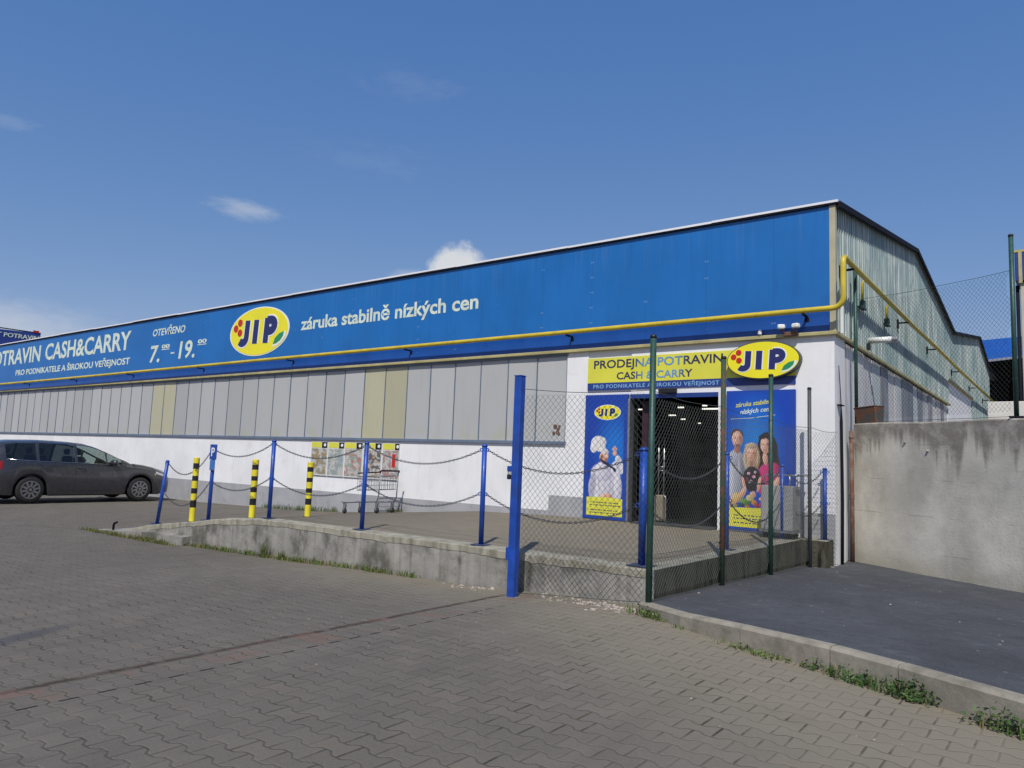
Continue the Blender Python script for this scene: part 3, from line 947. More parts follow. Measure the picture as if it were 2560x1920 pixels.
def asph_z(x, y):
    far = lerp_tab([(-12, -0.30), (-5.6, -0.285), (-3.8, -0.305), (-2.0, -0.365), (0, -0.38), (4, -0.38)], y)
    t = min(1, max(0, (y-(kerb_y(x)+0.08))/3.2))
    return (lerp_tab(KTOP, x)-0.012)*(1-t)**1.5+far*(1-(1-t)**1.5)


def kerb_y(x):
    return lerp_tab(KERB, x)


def yard_z(x, y):
    z = lerp_tab(YARD, x)
    if x < -12.09:
        t = min(1, max(0, (y-YW)/(-YW)))
        z = z+t*(lerp_tab(FAC, x)-z)
    return z


def terr_z(x, y):
    t = min(1, max(0, (y-YF)/(0-YF)))
    return lerp_tab(EDGE, x)*(1-t)+lerp_tab(FAC, x)*t


def grid(name, xs, ys, zf, mat, skip=None):
    mb = MB()
    nx, ny = len(xs), len(ys)
    mb.v = [(x, y, zf(x, y)) for x in xs for y in ys]
    for i in range(nx-1):
        for j in range(ny-1):
            if skip and skip((xs[i]+xs[i+1])/2, (ys[j]+ys[j+1])/2):
                continue
            mb.face((i*ny+j, (i+1)*ny+j, (i+1)*ny+j+1, i*ny+j+1))
    return mb.build(name, mat)


def frange(a, b, n):
    return [a+(b-a)*i/n for i in range(n+1)]


xs = [-400, -200, -100, -60, -45, -30, -24]+frange(-18, -12.1, 12)+[-12.0]+frange(-11.6, -0.4, 28)+[-0.2, 0]+frange(0.25, 8, 31)+[10, 20, 60, 200, 400]
ys = [-300, -100, -40, -20, -14]+frange(-12, YW, 28)+frange(-5.0, 0.0, 20)+[0.3, 3.5, 30, 100, 400]
struct(grid('paved_yard', xs, ys, yard_z, MT['paver'], skip=lambda x, y: (x > -12.05 and x < -0.4 and -5.2 < y < 0.2) or (-0.4 < x < 8 and y < 3.5 and y > kerb_y(x)+0.30)))

# terrace paving (a ramp that climbs from the yard to the shop door)
txs = frange(-12.1, -0.62, 46)
tys = frange(YF, 0.0, 10)
struct(grid('terrace_paving', txs, tys, lambda x, y: terr_z(x, y)+0.004, MT['paver2']))

# retaining wall round the terrace: front run, right return, cap
rw = thing('retaining_wall', 'stained concrete retaining wall edging the raised terrace, low at its left end', 'retaining wall', (-5, YW, -0.5))
mb = MB()
mb.use(MT['retain'])
wx = frange(-12.1, XR, 48)
wx = frange(-12.1, XR, 190)
wn_ = [rnd.uniform(-0.007, 0.002) if rnd.random() > 0.06 else -rnd.uniform(0.008, 0.018) for _ in wx]
wy_ = [rnd.uniform(-0.012, 0.012) for _ in wx]
for i_, (a, b) in enumerate(zip(wx, wx[1:])):
    za, zb = lerp_tab(EDGE, a)+wn_[i_], lerp_tab(EDGE, b)+wn_[i_+1]
    ya = YW+0.015*math.sin(a*1.7)+wy_[i_]
    yb = YW+0.015*math.sin(b*1.7)+wy_[i_+1]
    vs = [(a, ya, -1.0), (b, yb, -1.0), (b, yb, zb), (a, ya, za), (a, YF, -1.0), (b, YF, -1.0), (b, YF, lerp_tab(EDGE, b)+0.008), (a, YF, lerp_tab(EDGE, a)+0.008)]
    ha = 0.080+0.006*math.sin(a*2.3)+0.004*math.sin(a*7.1)
    hb = 0.080+0.006*math.sin(b*2.3)+0.004*math.sin(b*7.1)
    lo = [(a, ya, za-ha), (b, yb, zb-hb), (a, ya-0.006, za-ha), (b, yb-0.006, zb-hb), (b, yb-0.006, zb-0.008), (a, ya-0.006, za-0.008)]
    mb.raw([vs[0], vs[1], lo[1], lo[0]], [(0, 1, 2, 3)])
    mb.use(MT['cap'])
    mb.raw([lo[0], lo[1], lo[3], lo[2], lo[4], lo[5], vs[3], vs[2], vs[7], vs[6]], [(0, 3, 2, 1), (3, 2, 4, 5), (5, 4, 7, 6), (6, 7, 9, 8)])
    mb.use(MT['retain'])
front = mb.build('front_face', None, rw)
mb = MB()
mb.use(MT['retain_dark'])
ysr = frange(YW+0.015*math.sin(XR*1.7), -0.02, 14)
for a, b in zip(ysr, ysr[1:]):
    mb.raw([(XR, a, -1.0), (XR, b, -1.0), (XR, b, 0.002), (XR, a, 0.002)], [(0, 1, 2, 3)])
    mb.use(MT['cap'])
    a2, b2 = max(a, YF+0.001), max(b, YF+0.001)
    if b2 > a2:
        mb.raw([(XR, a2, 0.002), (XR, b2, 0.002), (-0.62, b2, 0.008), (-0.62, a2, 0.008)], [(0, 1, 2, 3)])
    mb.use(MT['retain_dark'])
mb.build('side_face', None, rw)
mb = MB()
mb.use(MT['retain_dark'])
mb.box(XR-0.02, -0.03, -0.40, -0.012, -1.0, 0.006)
mb.use(MT['cap'])
mb.box(XR-0.02, -0.026, -0.404, -0.010, 0.0065, 0.012)
mb.build('corner_block', None, rw)
# low footing block where the ramp meets the yard
mb = MB()
mb.use(MT['retain'])
pts = [(-12.1, -0.60), (-11.2, -0.535), (-10.2, -0.475), (-9.5, -0.455), (-8.9, -0.45)]
for (a, za), (b, zb) in zip(pts, pts[1:]):
    mb.raw([(a, YW-0.20, -1), (b, YW-0.16, -1), (b, YW-0.16, zb), (a, YW-0.20, za), (a, YW+0.02, za+0.01), (b, YW+0.02, zb+0.01)], [(0, 1, 2, 3), (3, 2, 5, 4)])
mb.raw([(-8.9, YW-0.16, -1), (-8.9, YW+0.02, -1), (-8.9, YW+0.02, -0.44), (-8.9, YW-0.16, -0.45)], [(0, 1, 2, 3)])
mb.build('footing', None, rw)

# asphalt lane on the right, a kerb between it and the yard
mb = MB()
axs = [XR, -0.2, 0.0, 0.3, 0.6, 0.9, 1.2, 1.6, 2.0, 2.5, 3, 4, 5, 6.5, 9]
rows = 14
for i, x in enumerate(axs):
    y0 = kerb_y(x)+0.085
    for j in range(rows+1):
        y = y0+(4.0-y0)*j/rows
        n = 0.006*math.sin(3.1*x+1.7*y)+0.005*math.sin(5.3*y-2.2*x)
        mb.v.append((x, y, asph_z(x, y)+n))
for i in range(len(axs)-1):
    for j in range(rows):
        mb.face((i*(rows+1)+j, (i+1)*(rows+1)+j, (i+1)*(rows+1)+j+1, i*(rows+1)+j+1))
mb.smooth = True
struct(mb.build('asphalt_lane', MT['asphalt']))

mb = MB()
for i in range(len(KERB)-1):
    (ax, ay), (bx, by) = KERB[i], KERB[i+1]
    n = max(1, int(math.hypot(bx-ax, by-ay)/1.0+0.5))
    for k in range(n):
        p = Vector((ax+(bx-ax)*k/n, ay+(by-ay)*k/n))
        q = Vector((ax+(bx-ax)*(k+1)/n, ay+(by-ay)*(k+1)/n))
        d = (q-p).normalized()
        nn = Vector((-d.y, d.x))
        p2, q2 = p+d*0.004, q-d*0.004
        dz = rnd.uniform(-0.006, 0.006)
        dz *= 0.5
        vs = []
        for e in (p2, q2):
            t = lerp_tab(KTOP, e.x)+dz
            prof = [(0.0, -0.6), (-0.004, t-0.022), (0.016, t), (0.088, t+0.002), (0.10, -0.6)]
            vs += [(e.x+nn.x*a, e.y+nn.y*a, z) for a, z in prof]
        fs = [(i2, i2+5, i2+6, i2+1) for i2 in range(4)]+[(0, 1, 2, 3, 4), (9, 8, 7, 6, 5)]
        mb.raw(vs, fs)
struct(mb.build('kerb_strip', MT['kerb']))

# ------------------------------------------------------------------ the store
ROOF = [(0.0, 5.31), (7.7, 6.51), (14.66, 5.62), (23.05, 6.79), (27.7, 5.94), (31.0, 5.94)]
XL = -50.0
st = thing('store_building', 'long white store hall with blue fascia, grey panel band and double-gabled corrugated side', 'store', (0, 0, 0))
ZT = 3.19     # underside of the fascia
ZW = 1.437    # window band sill
XW = -4.98    # right end of the panel band
DX0, DX1, DZ = -3.50, -1.86, 2.335

mb = MB()
mb.box(XL, XW, 0, 0.3, -1, ZW)
mb.box(XW, -4.49, 0, 0.3, -1, ZT)
mb.box(-4.49, -3.56, 0.02, 0.3, -1, ZT)
mb.box(-3.56, DX1-0.02, 0, 0.3, DZ, ZT)
mb.box(DX1-0.02, -0.3, 0, 0.3, -1, ZT)
mb.box(-0.3, 0, 0, 0.65, -1, ZT)
mb.build('wall', MT['white'], st)
mb = MB()
mb.box(-0.33, -0.03, 13.45, 20.05, -1, 4.0)
mb.box(-0.3, -0.05, 20.06, 27.7, -1, 3.0)
mb.build('rear_side_wall', MT['white'], st)
mb = MB()
mb.box(XL, -0.35, 27.5, 27.8, -1, 5.8)
mb.box(XL, XL+0.3, 0.31, 27.49, -1, 5.3)
mb.build('back_wall', MT['white'], st)

# grey painted plinth
mb = MB()
mb.box(XL, -5.32, -0.006, 0.012, -1, 0.085)
mb.box(-5.32, -4.50, -0.008, 0.012, -1, 0.385)
mb.box(-0.5, -0.002, -0.006, 0.012, -1, 0.40)
mb.build('plinth_band', MT['plinth'], st)

# panel band: 45 separate grey panels behind thin blue-grey bars
pitch = 0.7445
k = 0
x1 = XW
mbf = MB()
mbf.box(XL, XW, 0.075, 0.13, ZW, ZT)
mbf.box(XL, XW+0.02, -0.045, 0.074, ZW-0.055, ZW+0.004)
mbf.box(XL, XW+0.02, -0.012, 0.030, ZT-0.05, ZT-0.001)
while x1 > XL+0.8:
    x0 = x1-pitch
    mb = MB()
    yb = 0.030+rnd.uniform(-0.004, 0.004)
    tl = rnd.uniform(-0.004, 0.004)
    mb.raw([(x0+0.012, yb+tl, ZW+0.006), (x1-0.012, yb-tl, ZW+0.006), (x1-0.012, yb+tl, ZT-0.052), (x0+0.012, yb-tl, ZT-0.052),
            (x0+0.012, 0.074, ZW+0.006), (x1-0.012, 0.074, ZW+0.006), (x1-0.012, 0.074, ZT-0.052), (x0+0.012, 0.074, ZT-0.052)],
           [(0, 1, 2, 3), (0, 3, 7, 4), (1, 5, 6, 2), (3, 2, 6, 7), (0, 4, 5, 1)])
    yel = k in (6, 7, 20, 21)
    o = mb.build('wall_panel', MT['panelY'] if yel else MT['panel'], st)
    if yel:
        o['label'] = 'yellowed wall panel'
    mbf.box(x0-0.008, x0+0.008, 0.014, 0.074, ZW+0.005, ZT-0.051)
    x1 = x0
    k += 1
mbf.box(XW-0.018, XW, 0.004, 0.074, ZW+0.005, ZT-0.051)
mbf.build('panel_frame', MT['seam'], st)
mb = MB()      # rusty patch on the last panel
for i in range(9):
    mb.prism(ell(-5.22+rnd.uniform(-0.08, 0.08), 1.66+rnd.uniform(-0.10, 0.10), rnd.uniform(0.02, 0.05), rnd.uniform(0.015, 0.05), 9), 0.020-0.0005*i, 0.026)
mb.build('patch', MT['rust'], st)

# fascia
mb = MB()
mb.box(XL, -0.055, -0.03, 0.25, ZT+0.40, 5.285)
mb.build('fascia', MT['fascia'], st)
mb = MB()
mb.box(XL, -0.055, -0.018, 0.25, ZT+0.06, ZT+0.40)
mb.build('lower_fascia', MT['fascia2'], st)
mb = MB()
mb.box(XL, 0.055, -0.075, 0.10, ZT-0.002, ZT+0.058, 0.008)
mb.box(0.001, 0.055, 0.10, 13.45, ZT-0.002, ZT+0.058, 0.008)
mb.box(-0.02, 0.05, 13.46, 20.05, 3.97, 4.03, 0.008)
mb.build('fascia_trim', MT['trim'], st)
mb = MB()
mb.box(-0.055, 0.035, -0.045, 0.0, ZT+0.058, 5.285)
mb.box(0.0, 0.035, 0.0, 0.06, ZT+0.058, 5.285)
mb.build('corner_trim', MT['beige'], st)

# roof
mb = MB()
for (ya, za), (yb, zb) in zip(ROOF, ROOF[1:]):
    y_a = ya-0.05 if ya == 0 else ya
    mb.raw([(XL, y_a, za+0.03), (0.05, y_a, za+0.03), (0.05, yb, zb+0.03), (XL, yb, zb+0.03),
            (XL, y_a, za-0.03), (0.05, y_a, za-0.03), (0.05, yb, zb-0.03), (XL, yb, zb-0.03)], [(0, 1, 2, 3), (7, 6, 5, 4)])
mb.build('roof', MT['roof'], st)
mb = MB()
x = XL
while x < 0.04:          # flashing in 3 m lengths, each a touch out of line
    x2 = min(x+3.0, 0.09)
    dz = rnd.uniform(-0.008, 0.008)
    mb.box(x, x2-0.004, -0.085, -0.05, 5.318+dz, 5.356+dz)
    mb.box(x, x2-0.004, -0.05, 0.25, 5.345+dz, 5.356+dz)
    x = x2
mb.build('roof_flashing', MT['roofedge'], st)
mb = MB()
mb.box(XL, 0.05, -0.075, -0.051, 5.288, 5.314)  # shadow line under the roof edge, put in as a dark strip
mb.build('eaves_shadow_strip', MT['verge'], st)
mb = MB()
for (ya, za), (yb, zb) in zip(ROOF, ROOF[1:]):
    mb.raw([(0.052, ya, za+0.045), (0.10, ya, za+0.045), (0.10, ya, za-0.055), (0.052, ya, za-0.055),
            (0.052, yb, zb+0.045), (0.10, yb, zb+0.045), (0.10, yb, zb-0.055), (0.052, yb, zb-0.055)],
           [(0, 1, 5, 4), (1, 2, 6, 5), (2, 3, 7, 6), (3, 0, 4, 7), (0, 3, 2, 1), (4, 5, 6, 7)])
mb.build('verge_trim', MT['verge'], st)

# corrugated side cladding
mb = MB()
prof = [(0.0, 0.0), (0.060, 0.0), (0.078, 0.052), (0.142, 0.052), (0.160, 0.0)]
y = 0.062
line = []
while y < 27.6:
    for a, h in prof[:-1]:
        line.append((y+a, h-0.050))
    y += 0.160


def clad_bottom(y):
    return ZT+0.058 if y < 13.5 else (4.03 if y < 20.1 else 1.2)


for (ya, ha), (yb, hb) in zip(line, line[1:]):
    zt_a, zt_b = lerp_tab(ROOF, ya)-0.035, lerp_tab(ROOF, yb)-0.035
    zb_ = clad_bottom((ya+yb)/2)
    mb.raw([(ha, ya, zb_), (hb, yb, zb_), (hb, yb, zt_b), (ha, ya, zt_a)], [(0, 1, 2, 3)])
mb.build('side_cladding', MT['clad'], st)
mb = MB()
mb.raw([(-0.06, 0.26, 3.2), (-0.06, 27.5, 3.2), (-0.06, 27.5, 5.85), (-0.06, 23.05, 6.7), (-0.06, 14.66, 5.5), (-0.06, 7.7, 6.4), (-0.06, 0.26, 5.2)], [(0, 1, 2, 3, 4, 5, 6)])
mb.build('side_backing', MT['verge'], st)
# grey panels of the lower side wall
y = 0.66
i = 0
while y < 13.3:
    w = 0.745
    y2 = min(y+w, 13.42)
    mb = MB()
    g0 = 0.10 if i in (9, 13) else 0.018
    mb.box(-0.09, -0.035+rnd.uniform(-0.010, 0.010), y+0.012, y2-g0, -1, ZT-0.003)
    mb.build('side_panel', MT[('sidepanel2', 'sidepanel', 'sidepanel', 'sidepanel2', 'sidepanel3', 'sidepanel', 'sidepanel2', 'sidepanel', 'sidepanel3', 'sidepanel2', 'sidepanel3', 'sidepanel', 'sidepanel3', 'sidepanel2', 'sidepanel', 'sidepanel3', 'sidepanel2', 'sidepanel')[i]], st)
    y = y2
    i += 1
mb = MB()
mb.box(-0.16, -0.095, 0.66, 13.44, -1, ZT-0.003)
mb.build('side_frame', MT['verge'], st)
mb = MB()
mb.box(-0.01, 0.03, 0.45, 0.50, ZT+0.1, ZT+0.55)
mb.build('conduit', MT['wprint'], st)

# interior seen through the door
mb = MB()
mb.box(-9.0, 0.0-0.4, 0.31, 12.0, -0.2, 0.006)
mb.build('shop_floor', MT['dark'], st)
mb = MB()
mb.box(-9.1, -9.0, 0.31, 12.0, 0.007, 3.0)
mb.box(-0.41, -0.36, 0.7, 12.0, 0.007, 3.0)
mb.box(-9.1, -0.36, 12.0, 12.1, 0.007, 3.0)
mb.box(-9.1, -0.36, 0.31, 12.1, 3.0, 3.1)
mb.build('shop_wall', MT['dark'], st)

# lettering on the fascia
mb = MB()
put_text(mb, 'CASH&CARRY', -30.33, -23.12, 4.375, 0.67, -0.031, 0.022)
mb.build('lettering', MT['pale'], st)
mb = MB()
put_text(mb, 'POTRAVIN', -36.55, -30.82, 4.36, 0.67, -0.031, 0.022)
mb.build('lettering', MT['pale'], st)
mb = MB()
put_text(mb, 'PRO PODNIKATELE A ŠIROKOU VEŘEJNOST', -33.25, -23.06, 3.86, 0.235, -0.031, 0.02)
mb.build('lettering', MT['pale'], st)
mb = MB()
put_text(mb, 'OTEVŘENO', -21.6, -19.54, 4.72, 0.235, -0.031, 0.018, 0.15)
mb.build('lettering', MT['pale'], st)
mb = MB()
put_text(mb, '7.', -21.66, -21.02, 3.83, 0.57, -0.031, 0.02, 0.1)
mb.build('lettering', MT['pale'], st)
mb = MB()
put_text(mb, '00', -20.93, -20.42, 4.27, 0.13, -0.031, 0.03)
mb.box(-20.93, -20.42, -0.035, -0.031, 4.22, 4.245)
mb.build('lettering', MT['pale'], st)
mb = MB()
mb.box(-20.32, -20.10, -0.035, -0.031, 4.06, 4.11)
mb.build('lettering', MT['pale'], st)
mb = MB()
put_text(mb, '19.', -19.82, -18.86, 3.87, 0.56, -0.031, 0.02, 0.1)
mb.build('lettering', MT['pale'], st)
mb = MB()
put_text(mb, '00', -18.72, -18.22, 4.29, 0.13, -0.031, 0.03)
mb.box(-18.72, -18.22, -0.035, -0.031, 4.24, 4.265)
mb.build('lettering', MT['pale'], st)
mb = MB()
put_text(mb, 'záruka stabilně nízkých cen', -13.56, -7.33, 4.31, 0.345, -0.031, 0.022)
mb.build('lettering', MT['pale'], st)


# ------------------------------------------------------------------ oval logo signs
def jip_paths(cx, cz, rx, rz):
    def q(u, v):
        return (cx+(u+v*0.03)*rx, cz+v*rz)
    J = [q(-0.40, 0.52), q(-0.40, -0.16)]+[q(-0.53+0.13*math.cos(a), -0.22+0.20*math.sin(a)) for a in frange(0, -math.pi*0.80, 8)]
    I = [q(-0.09, 0.50), q(-0.09, -0.50)]
    P1 = [q(0.28, 0.52), q(0.28, -0.52)]
    P2 = [q(0.28, 0.42)]+[q(0.40+0.15*math.cos(a), 0.19+0.23*math.sin(a)) for a in frange(math.pi/2, -math.pi/2, 9)]+[q(0.28, -0.04)]
    return J, I, P1, P2


def logo(parent, cx, cz, rx, rz, y, relief=0.006, swoosh=True):
    """berries, letters and leaf as flat printed pieces standing just off the plane y"""
    ja = jip_paths(cx, cz, rx, rz)
    mb = MB()
    w = 0.17*rx
    for n_, p in enumerate(ja):
        mb.ribbon(p, w+0.06*rx, y-relief*(0.5+0.1*(n_ == 3)), y)
    mb.build('letter_outline', MT['wprint'], parent)
    mb = MB()
    for n_, p in enumerate(ja):
        mb.ribbon(p, w, y-relief*(1+0.15*(n_ == 3)), y-relief*0.62)
    mb.build('letters', MT['navy'], parent)
    for u, v in ((-0.81, 0.23), (-0.665, 0.46), (-0.655, 0.03)):
        mb = MB()
        mb.prism(ell(cx+u*rx, cz+v*rz, 0.082*rx, 0.155*rz, 14), y-relief, y)
        mb.build('berry', MT['red'], parent)
    def leafpoly(c, k):
        return [(cx+(c[0]+a*k)*rx, cz+(c[1]+b*k)*rz) for a, b in ((-0.15, -0.25), (-0.09, 0.0), (0.04, 0.17), (0.19, 0.24), (0.17, 0.05), (0.08, -0.12), (-0.03, -0.22))]
    if swoosh:
        mb = MB()
        mb.prism(leafpoly((0.70, -0.40), 1.25), y-relief*0.5, y)
        mb.build('leaf_outline', MT['wprint'], parent)
    mb = MB()
    mb.prism(leafpoly((0.68, -0.36), 1.0), y-relief, y-relief*0.5)
    mb.build('leaf', MT['leafp'], parent)


s1 = thing('oval_sign', 'large flat yellow oval store logo on the long blue fascia', 'sign', (-15.5, -0.03, 4.43))
mb = MB()
mb.prism(ell(-15.5, 4.43, 1.44, 0.71, 48), -0.040, -0.0305)
mb.build('rim', MT['wprint'], s1)
mb = MB()
mb.prism(ell(-15.5, 4.43, 1.38, 0.68, 48), -0.046, -0.040)
mb.build('panel', MT['logo_y'], s1)
logo(s1, -15.5, 4.43, 1.40, 0.69, -0.046, 0.008)

s2 = thing('oval_sign', 'thick yellow oval store logo light box over the right of the entrance', 'sign', (-1.08, -0.01, 2.83))
mb = MB()
mb.smooth = False
mb.prism(ell(-1.08, 2.828, 0.60, 0.315, 48), -0.15, -0.012)
mb.build('case', MT['greydark'], s2)
mb = MB()
mb.prism(ell(-1.08, 2.828, 0.583, 0.300, 48), -0.158, -0.15)
mb.build('panel', MT['logo_y'], s2)
logo(s2, -1.08, 2.828, 0.59, 0.308, -0.158, 0.006)

# entrance board
sb = thing('entrance_board', 'yellow store name board with dark blue strip above the door', 'sign', (-2.53, 0, 2.43))
mb = MB()
mb.box(-4.495, -0.587, -0.012, -0.001, 2.568, 3.045)
mb.build('board', MT['board_y'], sb)
mb = MB()
mb.box(-4.492, -0.59, -0.016, -0.001, 2.432, 2.566)
mb.build('strip', MT['strip'], sb)
mb = MB()
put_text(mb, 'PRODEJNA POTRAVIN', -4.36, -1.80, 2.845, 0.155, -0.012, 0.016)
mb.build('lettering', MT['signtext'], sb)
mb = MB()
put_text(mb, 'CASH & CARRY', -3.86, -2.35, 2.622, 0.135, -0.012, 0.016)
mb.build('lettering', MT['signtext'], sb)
mb = MB()
put_text(mb, 'PRO PODNIKATELE A ŠIROKOU VEŘEJNOST', -4.36, -1.86, 2.462, 0.070, -0.016, 0.012, spacing=1.15)
mb.build('lettering', MT['lblue'], sb)

# ------------------------------------------------------------------ entrance frame, posters
ef = thing('sliding_entrance', 'blue framed open sliding entrance with black sensor box over it', 'door', (-2.68, 0, 0))
mb = MB()
mb.box(-3.56, DX1-0.02, -0.03, 0.10, 2.255, DZ-0.002)
mb.build('header', MT['midnight'], ef)
mb = MB()
mb.box(-3.585, -3.545, -0.055, 0.12, 0.01, 2.25)
mb.build('jamb', MT['steel'], ef)
mb = MB()
mb.box(-3.54, -3.48, 0.10, 0.14, 0.01, 2.25)
mb.build('jamb', MT['dark'], ef)
mb = MB()
mb.box(-2.97, -2.62, -0.09, -0.031, 2.335, 2.415, 0.01)
mb.build('sensor_box', MT['black'], ef)
mb = MB()
mb.box(-3.40, -3.28, 0.16, 0.20, 0.02, 2.22)
mb.build('door_leaf', MT['maroon'], ef)
mb = MB()
mb.box(-3.43, -1.93, -0.20, 0.30, 0.006, 0.022)
mb.build('door_mat', MT['mat'], ef)


def poly(mb, mat, pts, layer, y0):
    mb.use(mat)
    mb.prism(pts, y0-0.0016*layer-0.0014, y0-0.0016*layer)


# chef poster on the left door wing
pl = thing('entrance_poster', 'tall blue poster of a chef in a white hat, left of the doorway', 'poster', (-4.05, -0.05, 0.01))
mb = MB()
mb.box(-4.505, -3.59, -0.055, 0.015, 0.01, 2.335, 0.006)
mb.build('frame', MT['blueframe'], pl)
Y0 = -0.0555
mb = MB()
mb.box(-4.42, -3.66, Y0-0.001, Y0+0.0004, 0.075, 2.30)
mb.build('print', MT['posterL'], pl)
Y0 -= 0.001
mb = MB()
poly(mb, MT['board_y'], [(-4.42, 0.075), (-3.66, 0.075), (-3.66, 0.40), (-4.0, 0.42), (-4.42, 0.41)], 0, Y0)
mb.build('lower_band', None, pl)
for zz in (0.31, 0.26, 0.17, 0.12):
    mb = MB()
    x = -4.34
    while x < -3.75:
        w = rnd.uniform(0.02, 0.06)
        mb.box(x, x+w, Y0-0.0030, Y0-0.0014, zz, zz+0.018)
        x += w+rnd.uniform(0.012, 0.03)
    mb.build('small_print', MT['navy'], pl)
lo = MB()
poly(lo, MT['wprint'], ell(-4.015, 2.0, 0.285, 0.145, 32), 0, Y0)
poly(lo, MT['logo_y'], ell(-4.015, 2.0, 0.270, 0.132, 32), 1, Y0)
lo.build('logo_panel', None, pl)
logo(pl, -4.015, 2.0, 0.27, 0.135, Y0-0.003, 0.003, False)
# family poster on the right
pr = thing('entrance_poster', 'wide blue poster of a smiling family with groceries, right of the doorway', 'poster', (-1.15, -0.05, 0.01))
mb = MB()
mb.box(-1.72, -0.583, -0.050, -0.003, 0.04, 2.342, 0.006)
mb.build('frame', MT['blueframe'], pr)
Y0 = -0.0505
mb = MB()
mb.box(-1.685, -0.66, Y0-0.001, Y0+0.0004, 0.09, 2.31)
mb.build('print', MT['posterR'], pr)
Y0 -= 0.001
mb = MB()
poly(mb, MT['board_y'], [(-1.685, 0.09), (-0.98, 0.09), (-0.98, 0.42), (-1.685, 0.40)], 0, Y0)
mb.build('lower_band', None, pr)
for zz in (0.27, 0.22, 0.15):
    mb = MB()
    x = -1.58
    while x < -1.08:
        w = rnd.uniform(0.02, 0.06)
        mb.box(x, x+w, Y0-0.0030, Y0-0.0014, zz, zz+0.017)
        x += w+rnd.uniform(0.012, 0.03)
    mb.build('small_print', MT['navy'], pr)
mb = MB()
put_text(mb, 'záruka stabilně', -1.56, -0.95, 2.06, 0.075, Y0, 0.014, 0.2, thick=0.002, rise=0.10)
mb.build('lettering', MT['board_y'], pr)
mb = MB()
put_text(mb, 'nízkých cen', -1.48, -1.0, 1.945, 0.075, Y0, 0.014, 0.2, thick=0.002, rise=0.10)
mb.ribbon([(-1.64, 1.865), (-1.3, 1.88), (-0.9, 1.93)], 0.008, Y0-0.002, Y0)
mb.build('lettering', MT['pale'], pr)


# ------------------------------------------------------------------ yellow gas pipe
gp = thing('gas_pipe', 'yellow gas pipe running along the fascia and round the hall corner', 'pipe', (0.2, -0.23, 3.57))
mb = MB()
mb.smooth = True
path = [(XL, -0.23, 3.53), (-35, -0.23, 3.50), (-28, -0.23, 3.505), (-22, -0.23, 3.525), (-14.0, -0.23, 3.55), (-5.0, -0.23, 3.565), (0.03, -0.23, 3.572)]
path += [(0.03+0.16*math.sin(a), -0.23, 3.732-0.16*math.cos(a)) for a in frange(0.2, math.pi/2, 6)]
path += [(0.19, -0.23, 4.26)]
path += [(0.19, -0.23+0.12*(1-math.cos(a)), 4.26+0.12*math.sin(a)) for a in frange(0.25, math.pi/2, 6)]
path += [(0.195, 3, 4.36), (0.2, 6, 4.345), (0.2, 9.4, 4.378), (0.2, 14.4, 4.376), (0.2, 20, 4.43), (0.2, 27.6, 4.49)]
mb.tube(path, 0.044, 12)
mb.build('main_pipe', MT['gas'], gp)
n = 0
for i in range(11):
    x = -0.41-4.46*i
    mb = MB()
    zb = lerp_tab([(-50, 3.53), (-35, 3.50), (-28, 3.505), (-22, 3.525), (-14, 3.55), (-5, 3.565), (0, 3.572)], x)-0.044
    mb.box(x-0.018, x+0.018, -0.25, -0.0185, zb-0.030, zb-0.002)
    mb.box(x-0.035, x+0.035, -0.026, -0.0187, zb-0.10, zb-0.031)
    mb.build('bracket', MT['verge'], gp)
for y in (0.35, 5.3, 9.3, 14.1, 19.0, 24.0):
    mb = MB()
    z = 4.33
    mb.box(0.0, 0.22, y-0.02, y+0.02, z-0.045, z-0.015)
    mb.box(0.003, 0.03, y-0.05, y+0.05, z-0.14, z+0.05)
    mb.build('bracket', MT['verge'], gp)
for y, zb in ((1.65, 4.05), (3.8, 4.12)):
    mb = MB()
    mb.smooth = True
    mb.tube([(0.2, y, 4.40), (0.12, y, 4.44), (0.07, y, 4.36), (0.07, y, zb)], 0.022, 8)
    br = mb.build('branch_pipe', MT['gas'], gp)
    mb = MB()
    mb.lathe([(0.03, -0.08), (0.05, -0.05), (0.05, 0.05), (0.03, 0.08)], (0.07, y, zb-0.06), 10)
    mb.box(0.03, 0.11, y-0.16, y+0.16, zb-0.14, zb-0.11)
    mb.build('valve', MT['green'], br)

# flue stub
fl = thing('flue_pipe', 'short white flue stub sticking out of the teal side cladding', 'flue', (0.03, 2.3, 3.45))
mb = MB()
mb.smooth = True
mb.lathe([(0.055, 0.0), (0.055, 0.42)], (0.03, 2.3, 3.45), 14, 'x')
mb.build('tube', MT['wprint'], fl)
mb = MB()
mb.lathe([(0.062, 0.0), (0.062, 0.09)], (0.42, 2.3, 3.45), 14, 'x')
mb.build('end_grille', MT['steel'], fl)
mb = MB()
mb.box(0.0, 0.06, 2.27, 2.33, 3.28, 3.40)
mb.build('bracket', MT['black'], fl)

